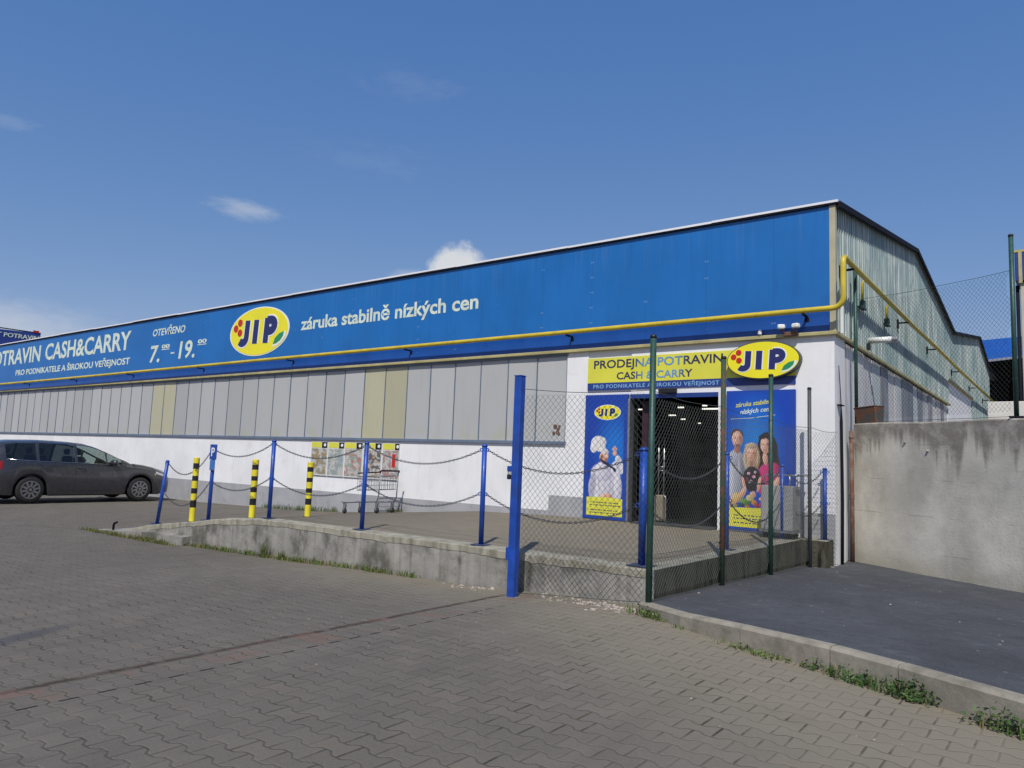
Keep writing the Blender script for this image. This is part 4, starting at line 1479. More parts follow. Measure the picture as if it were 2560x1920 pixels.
# small lamps on the lower fascia
L1 = thing('floodlight', 'twin white floodlight on the fascia trim near the hall corner', 'lamp', (-0.64, -0.10, 3.25))
for dx, rz in ((-0.13, 0.5), (0.10, -0.3)):
    mb = MB()
    mb.box(-0.64+dx-0.058, -0.64+dx+0.058, -0.22, -0.13, 3.315, 3.385, 0.015, rot=rz)
    h = mb.build('lamp_head', MT['wprint'], L1)
    mb = MB()
    mb.tube([(-0.64+dx, -0.17, 3.31), (-0.64+dx*0.7, -0.12, 3.25)], 0.018, 6)
    mb.build('arm', MT['brown'], h)
mb = MB()
mb.box(-0.75, -0.53, -0.13, -0.076, 3.20, 3.27, 0.01)
mb.build('base', MT['brown'], L1)
L2 = thing('sensor_lamp', 'tiny white sensor on the fascia above the yellow oval sign', 'sensor', (-1.148, -0.08, 3.25))
mb = MB()
mb.lathe([(0.02, 0), (0.034, 0.02), (0.034, 0.07), (0.015, 0.095)], (-1.148, -0.07, 3.255), 10)
mb.build('housing', MT['wprint'], L2)
mb = MB()
mb.box(-1.165, -1.13, -0.07, -0.0185, 3.26, 3.28)
mb.build('arm', MT['black'], L2)

# shop interior: ceiling tubes, shelves
for i, (x, y, z, w) in enumerate(((-4.38, 4.0, 2.43, 0.17), (-3.32, 3.2, 2.32, 0.40), (-4.41, 5.5, 2.60, 0.14), (-5.93, 5.0, 2.48, 0.32), (-6.74, 7.0, 2.25, 0.12), (-5.52, 6.0, 2.40, 0.22), (-5.88, 7.5, 2.40, 0.16), (-5.82, 8.5, 2.35, 0.09))):
    names = ['short bright one near the head of the doorway centre', 'longest one, at the right of the doorway', 'short dim one just above the longest one', 'wide dim one at the left edge of the doorway', 'small one just left of the corner fence post', 'dim one below the short bright one', 'short one, second lowest in the doorway centre', 'tiny far one, low at the right of the doorway']
    t = thing('ceiling_light', 'lit tube in the dark shop, ' + names[i], 'ceiling light', (x, y, z), 'lit tubes inside the shop')
    mb = MB()
    mb.box(x-w/2, x+w/2, y-0.03, y+0.03, z+0.02, z+0.04)
    mb.build('housing', MT['dark'], t)
    mb = MB()
    mb.tube([(x-w/2+0.01, y, z), (x+w/2-0.01, y, z)], 0.018, 6)
    mb.build('tube', MT['lamp'], t)
for i, (x, y) in enumerate(((-2.3, 4.6), (-3.7, 5.8), (-5.2, 7.2))):
    t = thing('shelf_rack', ['dark shelf rack standing at the right inside the shop doorway', 'dark shelf rack standing in the middle behind the doorway', 'dark shelf rack farthest back at the left in the shop'][i], 'shelf', (x, y, 0.006), 'shelf racks inside the shop')
    for xx in (-0.5, 0.5):
        mb = MB()
        mb.box(x+xx-0.02, x+xx+0.02, y-0.25, y+0.25, 0.006, 1.9)
        mb.build('upright', MT['shelf'], t)
    for zz in (0.15, 0.6, 1.05, 1.5):
        mb = MB()
        mb.box(x-0.478, x+0.478, y-0.25, y+0.25, zz, zz+0.03)
        mb.build('shelf', MT['shelf'], t)
        mb = MB()
        xx = x-0.45
        while xx < x+0.36:
            w = rnd.uniform(0.08, 0.16)
            mb.box(xx, xx+w-0.01, y-0.2, y+0.15, zz+0.031, zz+0.031+rnd.uniform(0.14, 0.30))
            xx += w
        mb.build('goods', MT['maroon'] if zz > 0.7 else MT['shelf'], t)

# steel barrier frame with a beige base just inside the door
bt = thing('barrier_stand', 'slim steel tube barrier on a beige base inside the doorway', 'barrier', (-3.22, 0.62, 0.006))
mb = MB()
mb.smooth = True
for dx in (-0.055, 0.055):
    mb.tube([(-3.22+dx, 0.62, 0.45), (-3.22+dx, 0.62, 1.66 if dx < 0 else 1.56)], 0.014, 8)
mb.tube([(-3.275, 0.62, 1.02), (-3.165, 0.62, 1.02)], 0.012, 8)
mb.tube([(-3.275, 0.62, 0.95), (-3.165, 0.62, 0.95)], 0.012, 8)
mb.build('tube_frame', MT['steel'], bt)
mb = MB()
mb.box(-3.29, -3.15, 0.53, 0.70, 0.02, 0.50, 0.02)
mb.build('base', MT['beigebox'], bt)
mb = MB()
for dx in (-0.11, 0.11):
    mb.tube([(-3.22+dx, 0.60, 0.006), (-3.22+dx, 0.60, 0.46), (-3.22+dx*0.6, 0.60, 0.50)], 0.011, 8)
mb.build('guard_rail', MT['steel'], bt)

# ------------------------------------------------------------------ chain posts and chains
PB = [(-10.36, -5.19), (-8.69, -5.19), (-7.00, -5.19), (-4.87, -5.19), (-2.75, -5.19), (-0.62, -5.19), (-0.62, -2.87), (-0.62, -0.60), (-0.12, -0.14)]
PH = [1.17, 1.25, 1.21, 1.20, 1.20, 1.20, 1.23, 1.12, 1.09]
PLAB = ['blue chain post leaning to the right, leftmost in the row by the car',
        'blue chain post carrying the small parking sign',
        'blue chain post right of the second striped bollard',
        'blue chain post standing in front of the shopping trolley',
        'blue chain post just left of the tall blue gate post',
        'thicker blue chain post behind the corner green fence post',
        'blue chain post against the family poster, behind the second fence post',
        'blue chain post in front of the grey boarded trolley',
        'short blue chain post at the white corner of the hall']


def chain_post(h, w=0.031):
    t = thing('chain_post', PLAB[0], 'post', (0, 0, 0), 'blue chain posts round the terrace')
    mb = MB()
    mb.smooth = True
    mb.tube([(0, 0, 0.01), (0, 0, h-0.02)], w, 12)
    mb.build('post', MT['blue'], t, local=True)
    mb = MB()
    mb.smooth = True
    mb.lathe([(w+0.004, h-0.03), (w+0.006, h-0.012), (w*0.7, h+0.004), (0.006, h+0.010)], (0, 0, 0), 12)
    mb.build('cap', MT['blue'], t, local=True)
    mb = MB()
    mb.box(-0.095, 0.095, -0.085, 0.085, 0.0, 0.010)
    mb.build('base_plate', MT['plate'], t, local=True)
    for zz in (0.605, h-0.065):
        mb = MB()
        for s in (-1, 1):
            ring = [(s*(w+0.018)+0.018*math.cos(a), 0.0, zz+0.018*math.sin(a)) for a in frange(0, 2*math.pi*11/12, 11)]
            mb.tube(ring, 0.006, 5, closed=True)
        mb.build('chain_ring', MT['blue'], t, local=True)
    return t


proto = chain_post(1.20)
fat = None
tops = []
for i, ((x, y), h) in enumerate(zip(PB, PH)):
    o = proto if i == 0 else copy_tree(proto)
    z = terr_z(x, max(y, YF))+0.006
    o.location = (x, y, z)
    o.scale = (1, 1, h/1.20) if i != 5 else (1.28, 1.28, 1.0)
    o['label'] = PLAB[i]
    o.rotation_euler = (0, {1: 0.012, 3: 0.006, 4: -0.004}.get(i, 0.0), 0)
    tops.append((x, y, z, h, 0.19/1.17 if i == 0 else 0.0))
proto.rotation_euler = (0, math.atan2(0.19, 1.17), 0)


def chain(a, b, sag, label):
    a, b = Vector(a), Vector(b)
    N = 60
    pts = [a.lerp(b, i/N)-Vector((0, 0, 4*sag*(i/N)*(1-i/N))) for i in range(N+1)]
    # walk along the curve and lay links
    seg = [0]
    for p, q in zip(pts, pts[1:]):
        seg.append(seg[-1]+(q-p).length)
    def at(s):
        s = max(0, min(seg[-1], s))
        for i in range(N):
            if s <= seg[i+1]:
                return pts[i].lerp(pts[i+1], (s-seg[i])/max(1e-6, seg[i+1]-seg[i]))
        return pts[-1]
    mb = MB()
    mb.smooth = True
    pitch = 0.036
    n = int(seg[-1]/pitch)
    for k in range(n):
        p, q = at(k*pitch), at((k+1)*pitch)
        d = (q-p).normalized()
        sd = d.cross(Vector((0, 0, 1))).normalized()
        nn = sd if k % 2 else sd.cross(d)
        c = (p+q)/2
        ring = []
        for j in range(8):
            an = 2*math.pi*(j+0.5)/8
            ring.append(c+d*0.0225*math.cos(an)+nn*0.011*math.sin(an))
        mb.tube(ring, 0.0042, 4, closed=True)
    o = mb.build('chain', MT['chain'], None, shift=tuple(pts[0]))
    return tag(o, label, 'chain', 'sagging chains between the blue posts')


spans = ['from the leaning post to the parking sign post', 'from the parking sign post to the third post', 'from the third post to the post by the trolley', 'from the trolley post to the post beside the gate post', 'behind the gate post to the corner chain post', 'across the doorway, from the corner chain post to the poster post', 'from the poster post to the boarded trolley', 'from the boarded trolley to the hall corner']
SAG = [0.30, 0.15, 0.19, 0.20, 0.24, 0.26, 0.28, 0.20]
for i in range(8):
    (xa, ya, za, ha, la), (xb, yb, zb, hb, lb) = tops[i], tops[i+1]
    d = Vector((xb-xa, yb-ya, 0)).normalized()*0.05
    for lev, frac in (('upper', 0.945), ('lower', 0.505)):
        A = (xa+d.x+la*ha*frac, ya+d.y, za+ha*frac)
        B = (xb-d.x+lb*hb*frac, yb-d.y, zb+hb*frac)
        chain(A, B, SAG[i]*(1.0 if lev == 'upper' else 1.05), '%s steel chain sagging %s' % (lev, spans[i]))

# parking sign
zs = tops[1][2]
ps = thing('parking_sign', 'small blue parking sign plate on a chain post', 'sign', (-8.63, -5.235, zs+0.95))
mb = MB()
mb.box(-8.715, -8.515, -5.245, -5.232, zs+1.02, zs+1.275, 0.004)
mb.build('plate', MT['blueframe'], ps)
mb = MB()
put_text(mb, 'P', -8.665, -8.565, zs+1.075, 0.145, -5.245, 0.012, thick=0.003)
mb.build('lettering', MT['wprint'], ps)
mb = MB()
mb.box(-8.70, -8.55, -5.240, -5.228, zs+0.84, zs+1.015, 0.004)
mb.build('lower_plate', MT['midblue'], ps)

# striped bollards
BL = [(-9.25, -5.16, 1.09, 'yellow and black bollard left of the parking sign post'),
      (-7.66, -5.05, 0.93, 'yellow and black bollard right of the parking sign post'),
      (-7.23, -4.29, 0.89, 'yellow and black bollard beside the leaflet posters')]
bz = []
t0 = thing('striped_bollard', BL[0][3], 'bollard', (0, 0, 0), 'yellow and black bollards on the ramp')
mb = MB()
segs = [(0.0, 'yel'), (0.225, 'black'), (0.34, 'yel'), (0.445, 'black'), (0.53, 'yel'), (0.645, 'black'), (0.725, 'yel'), (0.835, 'black'), (0.925, 'yel'), (1.0, None)]
for (a, m), (b, _) in zip(segs, segs[1:]):
    mb.use(MT[m], True)
    o0 = len(mb.v)
    for h in (a, b):
        for k in range(14):
            an = 2*math.pi*k/14
            mb.v.append((0.051*math.cos(an), 0.051*math.sin(an), h))
    for k in range(14):
        k2 = (k+1) % 14
        mb.face((o0+k, o0+k2, o0+14+k2, o0+14+k))
mb.build('post', None, t0, local=True)
mb = MB()
mb.smooth = True
mb.lathe([(0.051, 0.999), (0.047, 1.008), (0.03, 1.016), (0.005, 1.019)], (0, 0, 0), 14)
mb.build('cap', MT['yel'], t0, local=True)
mb = MB()
mb.lathe([(0.075, -0.02), (0.075, 0.006), (0.052, 0.010)], (0, 0, 0), 14)
mb.build('base_plate', MT['black'], t0, local=True)
for i, (x, y, h, lab) in enumerate(BL):
    o = t0 if i == 0 else copy_tree(t0)
    o.location = (x, y, terr_z(x, max(y, YF))+0.004)
    o.scale = (1, 1, h)
    o['label'] = lab

# ------------------------------------------------------------------ gate post, fence posts, wire mesh
GX, GY = -1.845, -5.74
gpst = thing('gate_post', 'tall square blue gate post with padlock hasp at the terrace front', 'gate post', (GX, GY, -0.42))
mb = MB()
mb.box(GX-0.045, GX+0.045, GY-0.045, GY+0.045, -0.5, 1.94, 0.006)
mb.build('post', MT['blue'], gpst)
mb = MB()
mb.box(GX-0.049, GX+0.049, GY-0.049, GY+0.049, 1.94, 1.948)
mb.build('cap', MT['blue'], gpst)
mb = MB()
mb.box(GX-0.115, GX-0.046, GY-0.03, GY+0.012, 0.905, 0.965, 0.008)
hs = mb.build('hasp', MT['blue'], gpst)
mb = MB()
mb.box(GX-0.118, GX-0.072, GY-0.025, GY+0.005, 0.82, 0.875, 0.008)
mb.tube([(GX-0.108, GY-0.01, 0.87), (GX-0.108, GY-0.01, 0.905), (GX-0.082, GY-0.01, 0.905), (GX-0.082, GY-0.01, 0.87)], 0.005, 6)
mb.build('padlock', MT['black'], hs)
mb = MB()
mb.box(GX-0.10, GX-0.046, GY-0.02, GY+0.03, -0.03, 0.10, 0.008)
mb.build('hinge', MT['blue'], gpst)

GP = [(-0.33, -5.60, -0.30, 2.30, 'green', 'tall green fence post at the corner of the terrace wall'),
      (-0.33, -3.76, -0.32, 2.34, 'greenrust', 'rusting fence post, second along the terrace side, before the doorway edge'),
      (-0.33, -2.04, -0.38, 2.33, 'green', 'green fence post in front of the family poster and oval sign'),
      (-0.245, -0.50, -0.36, 2.305, 'greydark', 'dark grey fence post nearest the hall corner'),
      (0.11, 0.93, 1.85, 4.49, 'green', 'green fence post on the concrete wall beside the teal cladding'),
      (2.36, -0.55, 1.83, 4.28, 'green', 'green fence post with base flange at the right end of the concrete wall')]
posts = []
for i, (x, y, z0, z1, mname, lab) in enumerate(GP):
    t = thing('fence_post', lab, 'fence post', (x, y, z0), 'round posts of the wire fence')
    mb = MB()
    mb.smooth = True
    r = 0.031 if i in (0, 1, 2) else 0.029
    mb.tube([(x, y, z0-(0.3 if i < 4 else 0)), (x, y, z1)], r, 12)
    mb.build('post', MT[mname], t)
    mb = MB()
    mb.smooth = True
    mb.lathe([(r+0.003, z1-0.025), (r+0.003, z1), (r*0.6, z1+0.012), (0.004, z1+0.014)], (x, y, 0), 12)
    mb.build('cap', MT['black'], t)
    if i == 5:
        mb = MB()
        mb.box(x-0.08, x+0.08, y-0.08, y+0.08, z0+0.002, z0+0.022)
        mb.build('base_plate', MT['verge'], t)


def wire_mesh(name, a, b, za, zb, ta, tb, label, cell=0.062, r=0.0018):
    """diamond wire netting stretched between two posts; za/zb feet, ta/tb tops"""
    A, B = Vector((a[0], a[1], 0)), Vector((b[0], b[1], 0))
    Ln = (B-A).length
    d = (B-A)/Ln
    mb = MB()
    lo = lambda s: za+(zb-za)*s/Ln
    hi = lambda s: ta+(tb-ta)*s/Ln-0.03*math.sin(math.pi*s/Ln)
    nn = Vector((-d.y, d.x, 0))
    def P(s, z):
        bulge = 0.012*math.sin(s*5.1+z*2.3)
        return A+d*s+Vector((0, 0, z))+nn*bulge
    H = max(ta, tb)-min(za, zb)
    k0 = -int(H*1.15/cell)-1
    z00 = min(za, zb)
    for sgn in (1, -1):
        for k in range(k0, int(Ln/cell)+2+int(H*1.15/cell)):
            s0 = k*cell
            # line: s = s0 + sgn*(z-z00)/1.15 ; sample and clip
            pts = []
            for j in range(9):
                z = z00+H*j/8
                pts.append((s0+sgn*(z-z00)/1.15, z))
            run = []
            fine = []
            for (p, q) in zip(pts, pts[1:]):
                for f in (0, 0.25, 0.5, 0.75):
                    fine.append((p[0]+(q[0]-p[0])*f, p[1]+(q[1]-p[1])*f))
            fine.append(pts[-1])
            run = [(s, z) for s, z in fine if 0 <= s <= Ln and lo(s) <= z <= hi(s)]
            if len(run) >= 2:
                sel = [run[0]]+[run[i] for i in range(3, len(run)-1, 4)]+[run[-1]]
                mb.tube([P(s, z) for s, z in sel], r, 3, caps=False)
    t = thing(name, label, 'wire fence', (a[0], a[1], za), 'wire netting of the fence')
    mb.build('netting', MT['mesh'], t)
    mb = MB()
    ss = frange(0, Ln, 10)
    mb.tube([P(s, hi(s)) for s in ss], 0.0035, 4)
    mb.build('top_wire', MT['mesh'], t)
    mb = MB()
    mb.tube([P(s, lo(s)) for s in ss], 0.0035, 4)
    mb.build('bottom_wire', MT['mesh'], t)
    return t


G = [(g[0], g[1]) for g in GP]
wire_mesh('wire_fence', (GX+0.05, GY), (G[0][0]-0.03, G[0][1]), -0.36, -0.27, 1.80, 1.76, 'sagging wire netting between the blue gate post and the corner fence post')
wire_mesh('wire_fence', (G[0][0], G[0][1]+0.03), (G[1][0], G[1][1]-0.03), -0.26, -0.28, 1.75, 1.75, 'wire netting beside the terrace, in front of the open doorway')
wire_mesh('wire_fence', (G[1][0], G[1][1]+0.03), (G[2][0], G[2][1]-0.03), -0.28, -0.34, 1.74, 1.72, 'wire netting in front of the family poster')
wire_mesh('wire_fence', (G[2][0], G[2][1]+0.03), (G[3][0], G[3][1]-0.03), -0.34, -0.35, 1.72, 1.70, 'wire netting in front of the white wall right of the poster')
wire_mesh('wire_fence', (G[3][0]+0.02, G[3][1]+0.02), (0.04, -0.02), -0.34, -0.35, 1.70, 1.66, 'narrow wire netting closing the gap to the hall corner')
wire_mesh('wire_fence', (G[4][0]+0.03, G[4][1]-0.02), (G[5][0]-0.03, G[5][1]+0.02), 1.87, 1.85, 3.92, 3.80, 'wire netting standing on the concrete wall against the sky', r=0.0017)

# ------------------------------------------------------------------ concrete wall, right
cw = thing('concrete_wall', 'tall weathered grey concrete wall with dark runs below its top, right', 'wall', (1.3, 0.1, -0.4))
A, B = Vector((0.075, 0.885)), Vector((9.0, -5.15))
d = (B-A).normalized()
nn = Vector((-d.y, d.x))      # points away from the camera
mb = MB()
S = frange(0, (B-A).length, 40)
for i, s in enumerate(S):
    p = A+d*s
    q = p+nn*0.26
    zt = 1.848-0.012*s+0.008*math.sin(s*3.3)
    for (pt, z) in ((p, -0.8), (p, zt-0.02), (p+nn*0.02, zt), (q, zt+0.004), (q, -0.8)):
        mb.v.append((pt.x, pt.y, z))
for i in range(len(S)-1):
    for j in range(4):
        a = i*5+j
        mb.face((a, a+5, a+6, a+1))
mb.face((0, 1, 2, 3, 4))
mb.face([len(mb.v)-1-k for k in range(5)])
mb.build('wall_body', MT['wall'], cw)
fix_normals(cw.children[0])
mb = MB()
for s, z, r in ((1.02, 1.53, 0.018), (1.42, 1.40, 0.020)):
    p = A+d*s-nn*0.004
    mb.lathe([(r, 0.0), (r*0.8, -0.02), (r*0.2, -0.028)], (0, 0, 0), 8, 'y')
    for k in range(len(mb.v)-24, len(mb.v)):
        v = mb.v[k]
        mb.v[k] = (p.x+d.x*v[0]+nn.x*v[1], p.y+d.y*v[0]+nn.y*v[1], z+v[2])
mb.build('lump', MT['stone'], cw)
rp = thing('rusty_pipe', 'rusty upright iron pipe at the left end of the concrete wall', 'pipe', (0.065, 0.80, -0.38))
mb = MB()
mb.smooth = True
mb.tube([(0.055, 0.80, -0.5), (0.06, 0.80, 0.5), (0.055, 0.80, 1.72)], 0.034, 12)
mb.build('tube', MT['rust'], rp)
mb = MB()
for z in (0.62, 0.66, 1.60):
    mb.lathe([(0.041, z), (0.041, z+0.03)], (0.057, 0.80, 0), 12)
mb.build('collar', MT['rust'], rp)
dc = thing('cable_conduit', 'dark thin conduit climbing the hall corner between white wall and rusty pipe', 'conduit', (0.035, 0.28, -0.4))
mb = MB()
mb.smooth = True
mb.tube([(0.03, 0.26, -0.45), (0.035, 0.28, 0.6), (0.03, 0.27, 1.85), (0.035, 0.25, 2.05), (0.03, 0.20, 2.42), (0.03, 0.13, 2.72)], [0.024, 0.024, 0.022, 0.008, 0.007, 0.006], 8)
mb.build('tube', MT['verge'], dc)
mb = MB()
mb.box(0.002, 0.06, 0.12, 0.36, 2.09, 2.105)
mb.build('clip', MT['verge'], dc)
bx = thing('metal_trough', 'small rusting metal box on top of the concrete wall beside the hall', 'box', (0.24, 0.80, 1.86))
p = A+d*0.20+nn*0.12
mb = MB()
def tr(u, v, z): return (p.x+d.x*u+nn.x*v, p.y+d.y*u+nn.y*v, z)
top = [(-0.21, -0.10), (0.21, -0.10), (0.21, 0.10), (-0.21, 0.10)]
bot = [(-0.18, -0.08), (0.22, -0.08), (0.22, 0.08), (-0.18, 0.08)]
zt = [2.10, 2.12, 2.12, 2.10]
vs = [tr(u, v, 1.856) for u, v in bot]+[tr(u, v, z) for (u, v), z in zip(top, zt)]+[tr(u*0.9, v*0.82, z) for (u, v), z in zip(top, zt)]+[tr(u*0.9, v*0.8, 1.90) for (u, v) in bot]
mb.raw(vs, [(3, 2, 1, 0), (0, 1, 5, 4), (1, 2, 6, 5), (2, 3, 7, 6), (3, 0, 4, 7), (4, 5, 9, 8), (5, 6, 10, 9), (6, 7, 11, 10), (7, 4, 8, 11), (8, 9, 13, 12), (9, 10, 14, 13), (10, 11, 15, 14), (11, 8, 12, 15), (12, 13, 14, 15)])
mb.build('trough', MT['rustbox'], bx)
mb = MB()
mb.tube([tr(-0.21, 0, 2.10), tr(-0.215, -0.102, 2.103), tr(0.212, -0.102, 2.122), tr(0.212, 0.1, 2.122)], 0.008, 6)
mb.build('rolled_rim', MT['rustbox'], bx)

# ------------------------------------------------------------------ behind the wall, far right
bw = thing('block_wall', 'low white block wall beyond the concrete wall at the far right', 'wall', (3.2, 3.0, -0.4))
mb = MB()
for r_ in range(8):
    z0 = -0.4+r_*0.345
    x = 1.78-(0.2 if r_ % 2 else 0)
    while x < 5.6:
        mb.box(max(1.78, x+0.006), x+0.594, 2.9, 3.14, z0+0.004, z0+0.341, 0.008)
        x += 0.6
mb.build('blocks', MT['blocks'], bw)
cb = thing('rendered_column', 'beige rendered column with blue and yellow panel on top, right edge', 'column', (2.6, 4.1, -0.4))
mb = MB()
mb.box(2.255, 3.0, 4.0, 4.6, -0.4, 4.64, 0.01)
mb.build('shaft', MT['column'], cb)
mb = MB()
mb.box(2.19, 3.06, 3.93, 4.66, 4.66, 5.20, 0.01)
pn = mb.build('panel', MT['strip'], cb)
mb = MB()
mb.box(2.185, 3.07, 3.92, 4.67, 5.20, 5.245)
mb.box(2.245, 2.30, 3.915, 3.93, 4.62, 5.20)
mb.build('panel_edge', MT['trim'], pn)
mb = MB()
mb.smooth = True
mb.tube([(2.215, 4.05, -0.4), (2.215, 4.05, 4.6)], 0.03, 8)
mb.build('drain_pipe', MT['verge'], cb)

sh = thing('blue_shed', 'blue clad open-fronted shed behind the gables at the far right', 'shed', (4, 33, -0.4))
mb = MB()
mb.raw([(-6, 31.5, 6.55), (9, 31.5, 7.85), (9, 35.5, 9.15), (-6, 35.5, 8.45), (-6, 31.5, 6.42), (9, 31.5, 7.72), (9, 35.5, 8.95), (-6, 35.5, 8.25)],
       [(0, 1, 2, 3), (0, 4, 5, 1), (4, 7, 6, 5), (3, 2, 6, 7), (0, 3, 7, 4), (1, 5, 6, 2)])
mb.build('roof', MT['fascia2'], sh)
mb = MB()
mb.raw([(-6, 31.46, 6.42), (9, 31.46, 7.72), (9, 31.46, 7.84), (-6, 31.46, 6.54), (-6, 31.40, 6.42), (9, 31.40, 7.72), (9, 31.40, 7.84), (-6, 31.40, 6.54)],
       [(4, 5, 6, 7), (3, 2, 6, 7), (0, 1, 5, 4)])
mb.build('gutter', MT['steel'], sh)
mb = MB()
mb.box(-5.9, 8.9, 35.3, 35.5, -0.4, 8.2)
mb.box(8.7, 8.9, 31.6, 35.29, -0.4, 7.6)
mb.build('back_wall', MT['dark'], sh)
for x in (-5.5, -1.0, 3.0, 7.0):
    mb = MB()
    mb.box(x-0.1, x+0.1, 31.7, 31.9, -0.4, 6.5)
    mb.build('post', MT['tubegrey'], sh)
mb = MB()
mb.box(-1.6, -0.25, 30.6, 30.9, -0.4, 5.65)
mb.build('end_wall', MT['boxgrey'], sh)

# board on the roof at the far left
rb = thing('roof_sign', 'dark blue board with pale lettering above the roofline at the far left', 'sign', (-45, 2.5, 5.7))
mb = MB()
mb.raw([(-45, 0.4, 5.3), (-45, 4.95, 5.8), (-45, 4.95, 7.40), (-45, 0.4, 7.22), (-45.2, 0.4, 5.3), (-45.2, 4.95, 5.8), (-45.2, 4.95, 7.40), (-45.2, 0.4, 7.22)],
       [(0, 1, 2, 3), (5, 4, 7, 6), (1, 5, 6, 2), (4, 0, 3, 7), (3, 2, 6, 7), (0, 4, 5, 1)])
mb.build('board', MT['strip'], rb)
mb = MB()
put_text(mb, 'T POTRAVIN', 2.75, 4.88, 6.92, 0.24, -44.998, 0.015, 0, 'y', thick=0.02, rise=0.02)
mb.build('lettering', MT['pale'], rb)
mb = MB()
mb.box(-45.02, -44.96, 4.55, 4.85, 7.41, 7.52)
mb.build('red_lamp', MT['red'], rb)
mb = MB()
mb.box(-45.21, -44.99, 0.4, 4.97, 7.395, 7.43)
mb.build('edge', MT['verge'], rb)

# ------------------------------------------------------------------ leaflet posters
LX = [-12.80, -12.13, -11.48, -10.80, -10.13, -9.53]
heads = ['brown bottle pictures', 'pale blue grocery pictures', 'pink meat pictures', 'orange and dark pictures', 'a red can picture']
LCOL = [((0.40, 0.28, 0.10), (0.35, 0.33, 0.24)), ((0.35, 0.45, 0.52), (0.40, 0.46, 0.36)), ((0.52, 0.24, 0.20), (0.36, 0.46, 0.38)), ((0.50, 0.32, 0.14), (0.10, 0.11, 0.15)), ((0.50, 0.22, 0.18), (0.45, 0.48, 0.46))]


def leaflet_mat(name, c1, c2, seed):
    m, t, b, pos = newmat(name)
    p = t.node('ShaderNodeVectorMath', operation='ADD')
    t.l.new(pos, p.inputs[0])
    p.inputs[1].default_value = (seed, 0, seed*0.7)
    p = p.outputs[0]
    sx = t.node('ShaderNodeSeparateXYZ')
    t.l.new(pos, sx.inputs[0])
    k1 = t.ramp(t.noise(p, 6.5, 3, 0.5), 0.48, 0.56)
    k2 = t.ramp(t.noise(t.vscale(p, (1, 1, 1.4)), 8.0, 3, 0.5, 0.4), 0.50, 0.58)
    c = t.mix(t.mul(k1, 0.9), (0.50, 0.50, 0.47), tuple(v*0.75 for v in c1))
    c = t.mix(t.mul(k2, 0.9), c, tuple(v*0.7 for v in c2))
    k3 = t.ramp(t.noise(t.vscale(p, (1.2, 1, 1)), 11.0, 3, 0.6), 0.60, 0.68)
    c = t.mix(t.mul(k3, 0.7), c, (0.14, 0.12, 0.11))
    ln = t.mul(t.ramp(t.mod(t.mul(sx.outputs[2], 22.0), 1.0), 0.55, 0.6), t.ramp(t.noise(t.vscale(p, (5, 1, 22)), 3, 1), 0.5, 0.55))
    c = t.mix(t.mul(t.mul(ln, t.m('SUBTRACT', 1.0, t.m('MAXIMUM', k1, k2))), 0.5), c, (0.15, 0.16, 0.2))
    t.l.new(c, b.inputs['Base Color'])
    b.inputs['Roughness'].default_value = 0.4
    return m


pals = [('bread', 'brown', 'orange'), ('lblue', 'coatg', 'greenp'), ('skin2', 'red', 'greenp'), ('orange', 'navy', 'bread'), ('red', 'pink', 'skin2')]
for i in range(5):
    x0, x1 = LX[i]+0.015, LX[i+1]-0.015
    zb, zt_ = 0.475, 1.335
    t = thing('leaflet_poster', 'white offer leaflet under a yellow header with %s' % heads[i], 'poster', ((x0+x1)/2, -0.01, zb), 'row of offer leaflets on the white wall')
    mb = MB()
    mb.box(x0, x1, -0.016, -0.001, zb, zt_)
    mb.build('sheet', MT['paper'], t)
    mb = MB()
    mb.box(x0+0.012, x0+0.40, -0.020, -0.016, zt_-0.155, zt_-0.02)
    mb.build('header', MT['board_y'], t)
    mb = MB()
    mb.box(x0+0.42, x1-0.012, -0.020, -0.016, zt_-0.165, zt_-0.015)
    mb.use(MT['black'])
    mb.mi = [0]*len(mb.f)
    mb.use(MT['wprint'])
    mb.prism(ell((x0+0.42+x1-0.012)/2+0.02, zt_-0.085, 0.045, 0.04, 12), -0.024, -0.020)
    mb.build('badge', None, t)
    mb = MB()
    mb.box(x0+0.02, x1-0.02, -0.0185, -0.016, zb+0.03, zt_-0.18)
    mb.use(MT['red'])
    mb.mi = [0]*len(mb.f)
    mb.mats = [leaflet_mat('leaflet_print', *[tuple(c) for c in LCOL[i]], i*3.7)]
    if i == 4:
        mb.use(MT['red'])
        mb.box(x0+0.34, x0+0.45, -0.0205, -0.0186, zb+0.30, zb+0.60)
    mb.build('pictures', None, t)
    mb = MB()
    mb.box(x0-0.004, x1+0.004, -0.022, -0.001, zb-0.014, zb-0.001)
    mb.box(x0-0.004, x1+0.004, -0.022, -0.001, zt_+0.001, zt_+0.012)
    mb.build('rail', MT['steel'], t)

# ------------------------------------------------------------------ shopping trolley by the wall
cx0, cx1, cyc = -10.48, -9.22, -0.62
zf = lambda x: terr_z(x, cyc)+0.004
sc = thing('shopping_trolley', 'flat steel shopping trolley with a raised wire basket under the leaflets', 'trolley', ((cx0+cx1)/2, cyc, zf(-9.8)))
sl = (zf(cx1)-zf(cx0))/(cx1-cx0)
def pz(x, h): return zf(cx0)+sl*(x-cx0)+h
mb = MB()
mb.smooth = True
for dy in (-0.27, 0.27):
    mb.tube([(cx0, cyc+dy*0.8, pz(cx0, 0.27)), (cx0+0.1, cyc+dy, pz(cx0+0.1, 0.25)), (cx1-0.05, cyc+dy, pz(cx1, 0.25)), (cx1, cyc+dy, pz(cx1, 0.36)), (cx1+0.02, cyc+dy, pz(cx1, 0.90))], 0.015, 8)
for x in frange(cx0+0.05, cx1-0.05, 9):
    mb.tube([(x, cyc-0.27, pz(x, 0.25)), (x, cyc+0.27, pz(x, 0.25))], 0.009, 6)
